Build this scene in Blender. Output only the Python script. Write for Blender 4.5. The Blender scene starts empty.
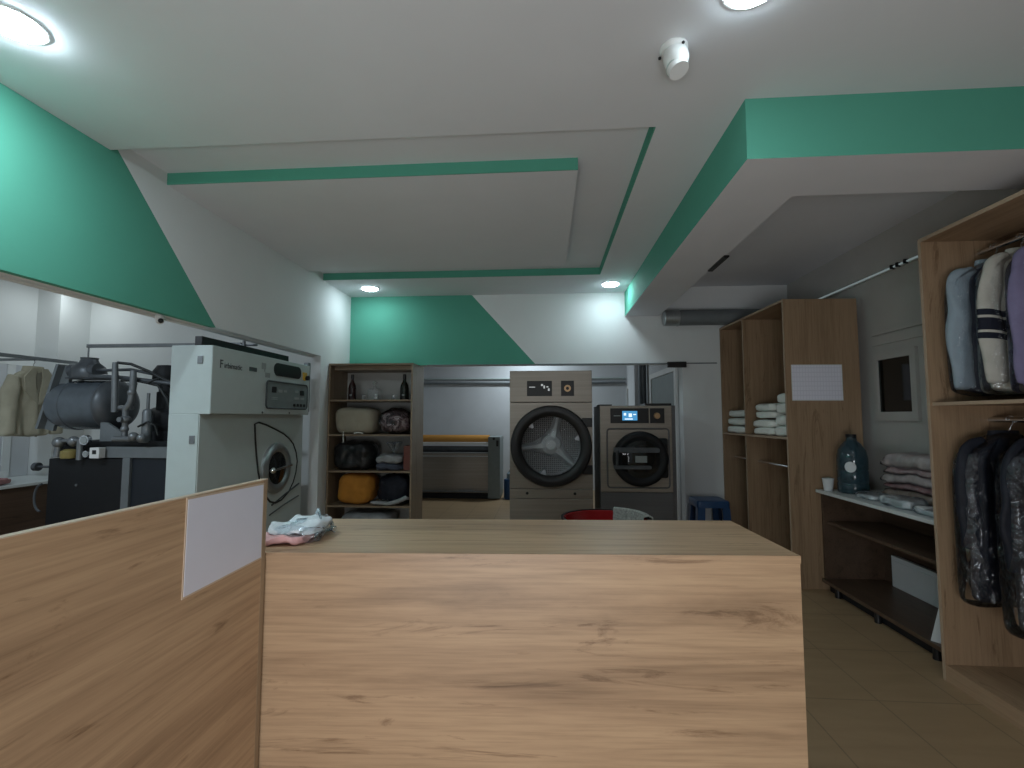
import bpy, bmesh, math, random
from mathutils import Vector, Matrix, noise
PI = math.pi
S = bpy.context.scene
COL = S.collection
random.seed(7); noise.seed_set(7)

# ---------------------------------------------------------------- materials
def nodes(name):
    m = bpy.data.materials.new(name); m.use_nodes = True
    nt = m.node_tree
    return m, nt, nt.nodes['Principled BSDF']

def setp(b, rough=.5, metal=0., spec=.5):
    b.inputs['Roughness'].default_value = rough
    b.inputs['Metallic'].default_value = metal
    b.inputs['Specular IOR Level'].default_value = spec

def coords(nt, scale=(1, 1, 1), rot=(0, 0, 0)):
    tc = nt.nodes.new('ShaderNodeTexCoord'); mp = nt.nodes.new('ShaderNodeMapping')
    mp.inputs['Scale'].default_value = scale; mp.inputs['Rotation'].default_value = rot
    nt.links.new(tc.outputs['Object'], mp.inputs['Vector'])
    return mp.outputs['Vector']

def noise_tex(nt, vec, scale, detail=4, rough=.55, dist=0.):
    n = nt.nodes.new('ShaderNodeTexNoise')
    n.inputs['Scale'].default_value = scale; n.inputs['Detail'].default_value = detail
    n.inputs['Roughness'].default_value = rough; n.inputs['Distortion'].default_value = dist
    nt.links.new(vec, n.inputs['Vector'])
    return n.outputs['Fac']

def ramp(nt, fac, stops):
    r = nt.nodes.new('ShaderNodeValToRGB')
    e = r.color_ramp.elements
    while len(e) < len(stops): e.new(.5)
    for el, (p, c) in zip(e, stops):
        el.position = p; el.color = (*c, 1) if len(c) == 3 else c
    nt.links.new(fac, r.inputs['Fac'])
    return r.outputs['Color']

def mixc(nt, a, b, fac, mode='MIX'):
    n = nt.nodes.new('ShaderNodeMix'); n.data_type = 'RGBA'; n.blend_type = mode
    for i, v in ((0, fac), (6, a), (7, b)):
        if hasattr(v, 'is_output'): nt.links.new(v, n.inputs[i])
        elif i == 0: n.inputs[0].default_value = v
        else: n.inputs[i].default_value = (*v, 1)
    return n.outputs[2]

def math_n(nt, op, a, b=0.):
    n = nt.nodes.new('ShaderNodeMath'); n.operation = op
    for i, v in enumerate((a, b)):
        if hasattr(v, 'is_output'): nt.links.new(v, n.inputs[i])
        else: n.inputs[i].default_value = v
    return n.outputs[0]

def bump(nt, b, height, strength=.2, dist=.01):
    n = nt.nodes.new('ShaderNodeBump')
    n.inputs['Strength'].default_value = strength; n.inputs['Distance'].default_value = dist
    nt.links.new(height, n.inputs['Height']); nt.links.new(n.outputs['Normal'], b.inputs['Normal'])

def flat(name, col, rough=.5, metal=0., spec=.5, var=.06, vs=14, bmp=0.):
    """a plain coloured surface with a slight mottling of its own"""
    m, nt, b = nodes(name); setp(b, rough, metal, spec)
    v = coords(nt)
    f = noise_tex(nt, v, vs, 5)
    lo = tuple(c * (1 - var) for c in col); hi = tuple(min(1, c * (1 + var)) for c in col)
    nt.links.new(ramp(nt, f, [(.3, lo), (.7, hi)]), b.inputs['Base Color'])
    if bmp: bump(nt, b, noise_tex(nt, v, vs * 4, 3), bmp, .004)
    return m

def wood(name, light, mid, dark, axis, rough=.42):
    m, nt, b = nodes(name); setp(b, rough, 0, .45)
    def sc(along, across):
        s = [across] * 3; s['XYZ'.index(axis)] = along
        return tuple(s)
    band = noise_tex(nt, coords(nt, sc(.55, 7.5)), 1.0, 7, .62, .55)
    broad = noise_tex(nt, coords(nt, sc(.35, 2.6)), 1.0, 3, .5, .3)
    fib = noise_tex(nt, coords(nt, sc(3.0, 95)), 1.0, 4, .6)
    c = ramp(nt, band, [(.33, dark), (.43, mid), (.55, light), (.70, mid)])
    c2 = ramp(nt, broad, [(.3, mid), (.7, light)])
    c = mixc(nt, c, c2, .30)
    c = mixc(nt, c, ramp(nt, fib, [(.32, (.68, .66, .64)), (.56, (1, 1, 1))]), .62, 'MULTIPLY')
    # short dark cathedral flecks
    fl = noise_tex(nt, coords(nt, sc(1.5, 12)), 1.0, 8, .7, 1.6)
    c = mixc(nt, c, ramp(nt, fl, [(.33, (.50, .45, .41)), (.42, (1, 1, 1))]), .8, 'MULTIPLY')
    nt.links.new(c, b.inputs['Base Color'])
    bump(nt, b, fib, .08, .002)
    return m

OAK = ((.55, .37, .225), (.43, .28, .168), (.255, .16, .093))
M = {}
for ax in 'XYZ':
    M['oak' + ax] = wood('sonoma_oak_' + ax, *OAK, ax)
    M['robe' + ax] = wood('shaded_wardrobe_oak_' + ax, (.37, .25, .155), (.30, .20, .12), (.22, .14, .085), ax)  # same oak as the counter, with the wardrobes' shade darkened into its colour
M['edge'] = flat('oak_edge_band', (.60, .47, .35), .45)
M['robe_edge'] = flat('wardrobe_edge_band', (.40, .29, .20), .5)
M['edge_dark'] = flat('oak_edge_band_dark', (.34, .24, .15), .5)
M['shelfwood'] = wood('bookcase_oak', (.30, .225, .15), (.25, .185, .122), (.18, .128, .082), 'X')
M['shelfwoodZ'] = wood('bookcase_oak_upright', (.30, .225, .15), (.25, .185, .122), (.18, .128, .082), 'Z')
M['darkwood'] = wood('dark_board', (.105, .066, .044), (.085, .053, .034), (.055, .034, .022), 'Y')
M['white'] = flat('white_paint', (.74, .76, .75), .85, 0, .2, .015, 3, .03)
M['ceil'] = flat('ceiling_paint', (.73, .745, .775), .9, 0, .15, .015, 3, .03)
GREEN = (.10, .36, .265)
M['green'] = flat('green_paint', GREEN, .8, 0, .2, .02, 3, .03)
M['greywall'] = flat('grey_wall_paint', (.60, .62, .64), .85, 0, .2, .03, 4, .03)
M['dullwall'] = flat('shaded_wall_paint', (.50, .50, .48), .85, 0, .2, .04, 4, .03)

def painted_wall(name, plane):
    """white wall with a green field ending in a diagonal line"""
    m, nt, b = nodes(name); setp(b, .8, 0, .2)
    tc = nt.nodes.new('ShaderNodeTexCoord'); sx = nt.nodes.new('ShaderNodeSeparateXYZ')
    nt.links.new(tc.outputs['Object'], sx.inputs[0])
    if plane == 'left':
        lim = math_n(nt, 'MULTIPLY_ADD', sx.outputs['Z'], -1.006)
        lim.node.inputs[2].default_value = 2.41 + 2.84 * 1.006
        f = math_n(nt, 'LESS_THAN', sx.outputs['Y'], lim)
        f = math_n(nt, 'MULTIPLY', f, math_n(nt, 'GREATER_THAN', sx.outputs['Z'], 2.0))
        f = math_n(nt, 'MULTIPLY', f, math_n(nt, 'GREATER_THAN', sx.outputs['X'], -2.385))
    else:
        lim = math_n(nt, 'MULTIPLY_ADD', sx.outputs['Z'], -.905)
        lim.node.inputs[2].default_value = -.885 + 2.85 * .905
        f = math_n(nt, 'LESS_THAN', sx.outputs['X'], lim)
        f = math_n(nt, 'MULTIPLY', f, math_n(nt, 'LESS_THAN', sx.outputs['Y'], 5.555))
    v = coords(nt)
    tone = ramp(nt, noise_tex(nt, v, 3, 4), [(.3, (.97, .97, .97)), (.7, (1, 1, 1))])
    c = mixc(nt, mixc(nt, (.74, .76, .76), GREEN, f), tone, 1.0, 'MULTIPLY')
    nt.links.new(c, b.inputs['Base Color'])
    bump(nt, b, noise_tex(nt, v, 60, 3), .03, .004)
    return m
M['leftwall'] = painted_wall('left_wall_paint', 'left')
M['backwall'] = painted_wall('back_wall_paint', 'back')

def tiles():
    m, nt, b = nodes('floor_tiles'); setp(b, .38, 0, .45)
    tc = nt.nodes.new('ShaderNodeTexCoord'); mp = nt.nodes.new('ShaderNodeMapping')
    mp.inputs['Location'].default_value = (.335, .075, 0)
    nt.links.new(tc.outputs['Object'], mp.inputs['Vector'])
    br = nt.nodes.new('ShaderNodeTexBrick'); br.offset = 0; br.squash = 1
    for k, v in (('Scale', 1.), ('Mortar Size', .004), ('Mortar Smooth', .2), ('Bias', 0.), ('Brick Width', .393), ('Row Height', .535)):
        br.inputs[k].default_value = v
    br.inputs['Color1'].default_value = (.40, .275, .158, 1); br.inputs['Color2'].default_value = (.385, .266, .152, 1)
    br.inputs['Mortar'].default_value = (.26, .185, .11, 1)
    nt.links.new(mp.outputs['Vector'], br.inputs['Vector'])
    f = noise_tex(nt, coords(nt, (1.2, 6, 1)), 1.6, 6, .6, .4)
    c = mixc(nt, br.outputs['Color'], ramp(nt, f, [(.3, (.80, .78, .76)), (.7, (1, 1, 1))]), .8, 'MULTIPLY')
    nt.links.new(c, b.inputs['Base Color'])
    bump(nt, b, br.outputs['Fac'], -.15, .003)
    return m
M['floor'] = tiles()

def emit(name, col, strength):
    m = bpy.data.materials.new(name); m.use_nodes = True
    nt = m.node_tree; nt.nodes.clear()
    e = nt.nodes.new('ShaderNodeEmission'); o = nt.nodes.new('ShaderNodeOutputMaterial')
    e.inputs[0].default_value = (*col, 1); e.inputs[1].default_value = strength
    nt.links.new(e.outputs[0], o.inputs[0]); return m

def film(name, tint=(1, 1, 1), gloss=.05, rough=.09):
    m = bpy.data.materials.new(name); m.use_nodes = True
    nt = m.node_tree; nt.nodes.clear()
    t = nt.nodes.new('ShaderNodeBsdfTransparent'); g = nt.nodes.new('ShaderNodeBsdfGlossy')
    mx = nt.nodes.new('ShaderNodeMixShader'); o = nt.nodes.new('ShaderNodeOutputMaterial')
    t.inputs[0].default_value = (*tint, 1); g.inputs['Color'].default_value = (.9, .95, 1, 1); g.inputs['Roughness'].default_value = rough
    lw = nt.nodes.new('ShaderNodeFresnel'); lw.inputs['IOR'].default_value = 1.32
    fac = math_n(nt, 'MULTIPLY_ADD', lw.outputs[0], 1.0); fac.node.inputs[2].default_value = gloss
    nt.links.new(fac, mx.inputs[0])
    bn = nt.nodes.new('ShaderNodeBump'); bn.inputs['Strength'].default_value = .9; bn.inputs['Distance'].default_value = .03
    nt.links.new(noise_tex(nt, coords(nt), 13, 3, .55, 1.4), bn.inputs['Height'])
    nt.links.new(bn.outputs[0], g.inputs['Normal'])
    nt.links.new(t.outputs[0], mx.inputs[1]); nt.links.new(g.outputs[0], mx.inputs[2]); nt.links.new(mx.outputs[0], o.inputs[0])
    return m
def glass(name, col, rough=.05, alpha=.35):
    m, nt, b = nodes(name); setp(b, rough, 0, .6)
    b.inputs['Base Color'].default_value = (*col, 1)
    v = coords(nt); nt.links.new(ramp(nt, noise_tex(nt, v, 5), [(.3, tuple(c * .9 for c in col)), (.7, col)]), b.inputs['Base Color'])
    b.inputs['Alpha'].default_value = alpha
    return m

def fabric(name, col, var=.12, vs=9, rough=.85, bmp=.35, bs=24):
    m, nt, b = nodes(name); setp(b, rough, 0, .25)
    v = coords(nt)
    lo = tuple(c * (1 - var) for c in col); hi = tuple(min(1, c * (1 + var)) for c in col)
    nt.links.new(ramp(nt, noise_tex(nt, v, vs, 5), [(.3, lo), (.7, hi)]), b.inputs['Base Color'])
    bump(nt, b, noise_tex(nt, v, bs, 4, .6, .8), bmp, .012)
    return m

def striped_shirt():
    m, nt, b = nodes('striped_beige_cloth'); setp(b, .8, 0, .25)
    tc = nt.nodes.new('ShaderNodeTexCoord'); sx = nt.nodes.new('ShaderNodeSeparateXYZ')
    nt.links.new(tc.outputs['Object'], sx.inputs[0])
    z = math_n(nt, 'ADD', sx.outputs['Z'], math_n(nt, 'MULTIPLY', sx.outputs['X'], .12))
    def band(a, c):
        return math_n(nt, 'MULTIPLY', math_n(nt, 'GREATER_THAN', z, a), math_n(nt, 'LESS_THAN', z, c))
    z0 = .235
    dark = math_n(nt, 'ADD', math_n(nt, 'ADD', band(z0 + .118, z0 + .150), band(z0 + .042, z0 + .105)), band(z0 + .0, z0 + .030))
    base = ramp(nt, noise_tex(nt, coords(nt), 9, 4), [(.3, (.40, .385, .34)), (.7, (.50, .48, .43))])
    nt.links.new(mixc(nt, base, (.012, .014, .025), dark), b.inputs['Base Color'])
    bump(nt, b, noise_tex(nt, coords(nt), 20, 4, .6, .8), .35, .012)
    return m

def floral():
    m, nt, b = nodes('floral_cover'); setp(b, .7, 0, .3)
    f = noise_tex(nt, coords(nt), 13, 3, .6, 1.5)
    nt.links.new(ramp(nt, f, [(.36, (.03, .026, .03)), (.46, (.10, .06, .07)), (.55, (.30, .22, .23)), (.66, (.42, .38, .38))]), b.inputs['Base Color'])
    return m

def perforated():
    m, nt, b = nodes('perforated_steel'); setp(b, .38, .35, .5)
    v = nt.nodes.new('ShaderNodeTexVoronoi'); v.inputs['Scale'].default_value = 46; v.inputs['Randomness'].default_value = .1
    nt.links.new(coords(nt), v.inputs['Vector'])
    nt.links.new(ramp(nt, v.outputs['Distance'], [(.28, (.06, .06, .06)), (.40, (.30, .29, .285))]), b.inputs['Base Color'])
    return m

def brushed(name, col, rough=.38, metal=.75, axis='X'):
    m, nt, b = nodes(name); setp(b, rough, metal, .5)
    s = [70, 70, 70]; s['XYZ'.index(axis)] = 1.2
    f = noise_tex(nt, coords(nt, tuple(s)), 1, 4)
    nt.links.new(ramp(nt, f, [(.3, tuple(c * .9 for c in col)), (.7, tuple(c * 1.08 for c in col))]), b.inputs['Base Color'])
    return m
def lined_paper():
    m, nt, b = nodes('printed_sheet'); setp(b, .6, 0, .3)
    tc = nt.nodes.new('ShaderNodeTexCoord'); sx = nt.nodes.new('ShaderNodeSeparateXYZ')
    nt.links.new(tc.outputs['Object'], sx.inputs[0])
    fx = math_n(nt, 'FRACT', math_n(nt, 'MULTIPLY', sx.outputs['X'], 42)); fz = math_n(nt, 'FRACT', math_n(nt, 'MULTIPLY', sx.outputs['Z'], 26))
    l = math_n(nt, 'MAXIMUM', math_n(nt, 'LESS_THAN', fx, .18), math_n(nt, 'LESS_THAN', fz, .16))
    nt.links.new(mixc(nt, (.80, .80, .90), (.70, .70, .80), l), b.inputs['Base Color'])
    return m

M['steel'] = brushed('brushed_steel_bronze', (.32, .285, .245), .42, .55)
M['steel_dark'] = brushed('dark_steel_panel', (.135, .135, .14), .45, .4)
M['chrome'] = flat('chrome', (.72, .74, .76), .16, 1., .5, .02)
M['galv'] = brushed('galvanised_metal', (.42, .45, .46), .35, .8, 'Z')
M['black'] = flat('black_plastic', (.008, .008, .009), .42, 0, .5)
M['blackmatt'] = flat('black_paint', (.009, .010, .012), .6, 0, .35)
M['navy'] = flat('blue_black_panel', (.014, .019, .027), .5, 0, .4)
M['tank'] = flat('tank_grey', (.115, .135, .155), .24, .25, .6, .1)
M['tankdark'] = flat('dark_grey_casting', (.085, .095, .105), .40, .3, .5, .15)
M['pipe'] = flat('dull_pipe', (.20, .215, .225), .38, .5, .5, .12)
M['frame'] = flat('grey_frame_paint', (.17, .19, .20), .5, .1, .4)
M['machine'] = flat('machine_grey_white', (.46, .53, .52), .42, 0, .45, .02)
M['machine_front'] = flat('machine_front_grey', (.50, .555, .545), .42, 0, .45, .02)
M['machine_panel'] = flat('panel_grey', (.20, .235, .235), .45, 0, .4)
M['ink'] = flat('grey_ink', (.055, .065, .07), .5)
M['ink_light'] = flat('pale_ink', (.30, .33, .33), .5)
M['rubber'] = flat('black_rubber', (.010, .013, .013), .5)
M['orange'] = flat('orange_padding', (.55, .26, .06), .8, 0, .2)
M['plastic_white'] = flat('white_plastic', (.74, .75, .74), .4, 0, .45, .02)
M['laminate'] = flat('white_laminate', (.62, .66, .65), .35, 0, .5, .02)
M['sheet'] = flat('white_sheet', (.73, .74, .84), .45, 0, .4, .012)
M['printed'] = lined_paper()
M['paper'] = flat('white_paper', (.66, .69, .70), .7, 0, .3, .02)
M['towel'] = fabric('white_towel', (.80, .83, .78), .05, 12, .95, .4, 60)
M['whitecloth'] = fabric('white_cloth', (.70, .76, .80), .10, 14)
M['pinkcloth'] = fabric('pink_cloth', (.66, .38, .38), .15, 12)
M['palepink'] = fabric('pale_pink_cloth', (.68, .57, .55), .18, 11)
M['palerose'] = fabric('pale_rose_cloth', (.58, .40, .39), .18, 11)
M['tancloth'] = fabric('tan_cloth', (.36, .27, .22), .2, 10)
M['rosecloth'] = fabric('rose_cloth', (.42, .22, .22), .2, 10)
M['khaki'] = fabric('khaki_cotton', (.42, .395, .30), .10, 7, .9, .6, 12)
M['khaki_in'] = fabric('khaki_lining', (.26, .245, .19), .12, 8)
M['bluecloth'] = fabric('blue_grey_cloth', (.26, .32, .37), .10, 8)
M['navycloth'] = fabric('slate_cloth', (.075, .085, .115), .12, 8)
M['purple'] = fabric('purple_cloth', (.18, .16, .27), .14, 8)
M['blackcloth'] = fabric('black_cloth', (.012, .014, .022), .3, 10, .6, .5, 14)
M['striped'] = striped_shirt()
M['beige'] = fabric('beige_quilt', (.37, .335, .26), .12, 5, .85, .6, 9)
M['floral'] = floral()
M['orangecloth'] = fabric('orange_blanket', (.50, .21, .035), .12, 8, .9, .3)
M['greycloth'] = fabric('grey_cloth', (.34, .35, .36), .14, 14)
M['speckle'] = fabric('grey_speckled_cloth', (.42, .43, .40), .35, 70, .95, .6, 90)
M['blackbag'] = flat('black_polythene', (.014, .015, .016), .28, 0, .5, .2, 12, .6)
M['redplastic'] = flat('red_plastic', (.36, .018, .02), .22, 0, .5)
M['redcard'] = flat('red_card', (.17, .045, .03), .5)
M['blueplastic'] = flat('dark_blue_plastic', (.018, .062, .16), .4, 0, .45)
M['bluewater'] = glass('blue_water_bottle', (.032, .066, .085), .12, .85)
M['clear'] = glass('clear_glass', (.55, .58, .58), .05, .33)
M['wine'] = glass('dark_wine_glass', (.03, .012, .012), .10, 1)
M['winegreen'] = glass('dark_green_glass', (.012, .016, .012), .10, 1)
M['darkglass'] = glass('dark_door_glass', (.015, .017, .018), .06, .75)
M['doorglass'] = film('clear_door_glass', (.94, .95, .96), .0, .03)
M['blackpane'] = glass('black_window_pane', (.006, .008, .008), .08, 1)
M['film'] = film('polythene_film')
M['film_soft'] = film('cloudy_polythene', (.95, .97, .98), .10, .2)
M['perf'] = perforated()
M['hub'] = flat('bright_steel', (.90, .90, .90), .25, .0, .8)
M['lamp'] = emit('lamp_diffuser_glow', (.80, .98, 1.06), 60)
M['lamp_front'] = emit('front_lamp_diffuser_glow', (.80, .98, 1.06), 215)
M['lamp_side'] = emit('side_lamp_diffuser_glow', (.80, .98, 1.06), 58)
M['strip'] = emit('daylight_slit_glow', (.75, .95, .95), .20)
M['lcd'] = emit('blue_screen_glow', (.10, .42, .80), .75)
M['lcdwhite'] = emit('screen_mark_glow', (.7, .85, 1.0), 1.3)
M['led'] = emit('panel_mark_glow', (.8, .85, .85), .5)
M['brass'] = flat('brass_knob', (.55, .36, .20), .3, .6)
M['yellow'] = flat('yellow_red_switch', (.60, .36, .05), .5)
M['oil'] = flat('dull_yellow_cup', (.26, .21, .07), .5)
M['red'] = flat('red_knob', (.35, .03, .02), .4)

# ---------------------------------------------------------------- mesh helpers
class MB:
    def __init__(s): s.bm = bmesh.new()
    def box(s, x0, y0, z0, x1, y1, z1, bev=0., seg=2):
        b = bmesh.new(); bmesh.ops.create_cube(b, size=1)
        for v in b.verts:
            v.co = Vector(((x0 + x1) / 2 + v.co.x * (x1 - x0), (y0 + y1) / 2 + v.co.y * (y1 - y0), (z0 + z1) / 2 + v.co.z * (z1 - z0)))
        if bev: bmesh.ops.bevel(b, geom=b.edges[:], offset=min(bev, .45 * min(abs(x1 - x0), abs(y1 - y0), abs(z1 - z0))), segments=seg, affect='EDGES', profile=.6)
        s.add(b); return s
    def add(s, b, mat=None):
        if mat is not None: bmesh.ops.transform(b, matrix=mat, verts=b.verts[:])
        me = bpy.data.meshes.new('tmp'); b.to_mesh(me); b.free(); s.bm.from_mesh(me); bpy.data.meshes.remove(me); return s
    def cyl(s, p0, p1, r0, r1=None, seg=24, cap=True):
        p0, p1 = Vector(p0), Vector(p1); r1 = r0 if r1 is None else r1
        d = p1 - p0
        b = bmesh.new(); bmesh.ops.create_cone(b, cap_ends=cap, segments=seg, radius1=r0, radius2=r1, depth=d.length)
        q = Vector((0, 0, 1)).rotation_difference(d.normalized())
        return s.add(b, Matrix.Translation((p0 + p1) / 2) @ q.to_matrix().to_4x4())
    def sphere(s, c, r, sc=(1, 1, 1), seg=20):
        b = bmesh.new(); bmesh.ops.create_uvsphere(b, u_segments=seg, v_segments=seg // 2 + 2, radius=r)
        return s.add(b, Matrix.Translation(c) @ Matrix.Diagonal((*sc, 1)))
    def lathe(s, prof, o=(0, 0, 0), axis='Z', seg=36, ripple=None):
        o = Vector(o); rings = []
        for r, h in prof:
            ring = []
            for k in range(seg):
                a = 2 * PI * k / seg; rr = r * (1 + (ripple(a, h) if ripple else 0))
                c, d = rr * math.cos(a), rr * math.sin(a)
                p = {'Z': (c, d, h), 'Y': (c, h, d), 'X': (h, c, d)}[axis]
                ring.append(s.bm.verts.new(o + Vector(p)))
            rings.append(ring)
        s.skin(rings, False, False); return s
    def skin(s, rings, cap0=True, cap1=True, closed=True):
        n = len(rings[0])
        for A, B in zip(rings, rings[1:]):
            for k in range(n if closed else n - 1):
                j = (k + 1) % n
                try: s.bm.faces.new((A[k], A[j], B[j], B[k]))
                except ValueError: pass
        if cap0: s.bm.faces.new(rings[0][::-1])
        if cap1: s.bm.faces.new(rings[-1])
    def rings(s, pts, cap0=True, cap1=True):
        s.skin([[s.bm.verts.new(p) for p in r] for r in pts], cap0, cap1); return s
    def tube(s, pts, r, seg=10, closed=False):
        pts = [Vector(p) for p in pts]; n = len(pts); R = []
        rr = r if isinstance(r, (list, tuple)) else [r] * n
        up = None
        for i, p in enumerate(pts):
            t = (pts[(i + 1) % n] - pts[i - 1]) if closed else (pts[min(i + 1, n - 1)] - pts[max(i - 1, 0)])
            t.normalize()
            if up is None: up = t.orthogonal().normalized()
            up = (up - t * up.dot(t)); up = up.normalized() if up.length > 1e-5 else t.orthogonal().normalized()
            w = t.cross(up)
            R.append([s.bm.verts.new(p + (up * math.cos(2 * PI * k / seg) + w * math.sin(2 * PI * k / seg)) * rr[i]) for k in range(seg)])
        if closed: s.skin(R + [R[0]], False, False)
        else: s.skin(R)
        return s
    def prism(s, poly, axis, a, b):
        """extrude a 2-D outline along an axis: X -> (y,z), Y -> (x,z), Z -> (x,y)"""
        f = {'X': lambda u, v, h: (h, u, v), 'Y': lambda u, v, h: (u, h, v), 'Z': lambda u, v, h: (u, v, h)}[axis]
        return s.rings([[f(u, v, a) for u, v in poly], [f(u, v, b) for u, v in poly]])
    def wrinkle(s, amp, freq, seed=0):
        for v in s.bm.verts:
            q = v.co * freq + Vector((seed * 3.7, seed * 1.9, seed))
            v.co += noise.turbulence_vector(Vector((q.x, q.y, q.z * .6)), 3, False) * amp
        return s
    def soft(s, c, size, seed=0, p=4., wr=.012, n=14, freq=9., sag=0., flat_bottom=True):
        """a folded or stuffed soft thing: a wrinkled super-ellipsoid resting on its base"""
        c = Vector(c); hx, hy, hz = (v / 2 for v in size)
        b = bmesh.new(); bmesh.ops.create_cube(b, size=2)
        bmesh.ops.subdivide_edges(b, edges=b.edges[:], cuts=n, use_grid_fill=True)
        for v in b.verts:
            q = v.co.copy(); l = (abs(q.x) ** p + abs(q.y) ** p + abs(q.z) ** p) ** (1 / p)
            q /= l
            w = Vector((q.x * hx, q.y * hy, q.z * hz))
            d = noise.turbulence_vector(w * freq + Vector((seed * 7.1, seed * 3.3, seed)), 3, False)
            e = w + d * wr
            if sag: e.z += -sag * (q.x ** 2 + q.y ** 2) * max(0, q.z) * hz
            if flat_bottom: e.z = max(e.z, -hz)
            v.co = c + Vector((0, 0, hz)) + e if flat_bottom else c + e
        return s.add(b)
    def plate_hole(s, cx, cz, r, x0, x1, z0, z1, y0, y1, seg=64):
        ang = sorted(set([2 * PI * k / seg for k in range(seg)] + [math.atan2(z - cz, x - cx) % (2 * PI) for x in (x0, x1) for z in (z0, z1)]))
        def out(a):
            c, d = math.cos(a), math.sin(a); t = 1e9
            if c > 1e-9: t = min(t, (x1 - cx) / c)
            if c < -1e-9: t = min(t, (x0 - cx) / c)
            if d > 1e-9: t = min(t, (z1 - cz) / d)
            if d < -1e-9: t = min(t, (z0 - cz) / d)
            return cx + c * t, cz + d * t
        V = []
        for a in ang:
            o = out(a); i = (cx + r * math.cos(a), cz + r * math.sin(a))
            V.append([s.bm.verts.new(q) for q in ((i[0], y1, i[1]), (i[0], y0, i[1]), (o[0], y0, o[1]), (o[0], y1, o[1]))])
        s.skin(V + [V[0]], False, False)
        return s
    def ring(s, c, r0, r1, axis, a, b, seg=64):
        """flat annulus with thickness"""
        prof = [(r0, a), (r1, a), (r1, b), (r0, b), (r0, a)]
        o = Vector(c); R = []
        for k in range(seg):
            t = 2 * PI * k / seg; u, v = math.cos(t), math.sin(t); row = []
            for r, h in prof[:4]:
                p = {'Z': (r * u, r * v, h), 'Y': (r * u, h, r * v), 'X': (h, r * u, r * v)}[axis]
                row.append(s.bm.verts.new(o + Vector(p)))
            R.append(row)
        s.skin(R + [R[0]], False, False); return s

ORG = {}
def O(name, mb, mat, parent=None, smooth=False, local=False, label=None, sub=0):
    bm = mb.bm
    org = Vector((0, 0, 0)) if (parent is None or local) else ORG.get(parent.name, Vector((0, 0, 0)))
    for v in bm.verts: v.co -= org
    bmesh.ops.recalc_face_normals(bm, faces=bm.faces[:])
    me = bpy.data.meshes.new(name); bm.to_mesh(me); bm.free()
    me.materials.append(M[mat] if isinstance(mat, str) else mat)
    if smooth:
        for p in me.polygons: p.use_smooth = True
        if smooth != 'all':
            me.set_sharp_from_angle(angle=math.radians(40))
    o = bpy.data.objects.new(name, me); COL.objects.link(o)
    if parent: o.parent = parent; ORG[o.name] = org
    if label: o['label'] = label
    if sub:
        md = o.modifiers.new('Subdivision', 'SUBSURF'); md.levels = sub; md.render_levels = sub
    return o
def tag(o, label, cat, group=None):
    o['label'] = label; o['category'] = cat
    if group: o['group'] = group
    return o
def thing(name, label, cat, loc=(0, 0, 0), rz=0., group=None):
    o = bpy.data.objects.new(name, None); COL.objects.link(o)
    o.empty_display_size = .1; o.location = loc; o.rotation_euler = (0, 0, rz)
    ORG[o.name] = Vector(loc)
    return tag(o, label, cat, group)
def solo(name, mb, mat, label, cat, loc, group=None, smooth=False):
    """a thing that is one mesh, with its origin at its base"""
    for v in mb.bm.verts: v.co -= Vector(loc)
    o = O(name, mb, mat, None, smooth); o.location = loc
    return tag(o, label, cat, group)
def struct(name, mb, mat, smooth=False, parent=None):
    o = O(name, mb, mat, parent, smooth)
    o['kind'] = 'structure'
    return o
def copy_tree(o, parent=None):
    c = o.copy(); COL.objects.link(c)
    if parent: c.parent = parent
    for ch in list(o.children): copy_tree(ch, c)
    return c
def lettering(text, size, mat4, name, mat, parent, extrude=.001):
    cu = bpy.data.curves.new('letters', 'FONT'); cu.body = text; cu.size = size; cu.extrude = extrude
    t = bpy.data.objects.new('letters', cu); COL.objects.link(t)
    dg = bpy.context.evaluated_depsgraph_get(); me0 = bpy.data.meshes.new_from_object(t.evaluated_get(dg))
    b = bmesh.new(); b.from_mesh(me0); bmesh.ops.transform(b, matrix=mat4, verts=b.verts[:])
    bpy.data.objects.remove(t); bpy.data.curves.remove(cu); bpy.data.meshes.remove(me0)
    mb = MB(); mb.add(b)
    return O(name, mb, mat, parent)
def rrect(u0, v0, u1, v1, r, n=6):
    P = []
    for cu, cv, a0 in ((u1 - r, v1 - r, 0), (u0 + r, v1 - r, PI / 2), (u0 + r, v0 + r, PI), (u1 - r, v0 + r, 1.5 * PI)):
        for k in range(n + 1):
            a = a0 + PI / 2 * k / n; P.append((cu + r * math.cos(a), cv + r * math.sin(a)))
    return P

# ---------------------------------------------------------------- setting
XL, YB, ZC = -2.345, 5.55, 2.84
struct('floor', MB().box(-5.6, -1.5, -.06, 2.9, 9.5, 0), 'floor')
c = MB()
c.box(XL - .1, -1.4, ZC, 2.82, 2.34, 3.04).box(.55, 2.34, ZC, 1.05, 5.7, 3.04).box(1.05, 2.34, 2.89, 2.82, 5.7, 3.04)
c.box(XL - .1, 4.83, ZC, .55, 5.7, 3.04).box(XL - .1, 2.34, 2.912, .55, 4.83, 3.04)
struct('ceiling', c, 'ceil')
struct('ceiling_rear', MB().box(-2.7, 5.7, ZC, 1.75, 9.5, 3.0), 'ceil')
struct('ceiling_annex', MB().box(-5.6, .3, ZC, XL - .1, 5.3, 3.0), 'ceil')
struct('ceiling_panel', MB().box(XL, 2.735, ZC, .19, 4.52, 2.912), 'ceil')
struct('trim_1', MB().box(XL + .001, 2.727, ZC, .19, 2.7349, 2.9119), 'green')
struct('trim_2', MB().box(XL + .001, 4.822, ZC + .001, .542, 4.8299, 2.9119), 'green')
struct('trim_3', MB().box(.542, 2.345, ZC + .001, .5499, 4.8299, 2.9119), 'green')
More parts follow.
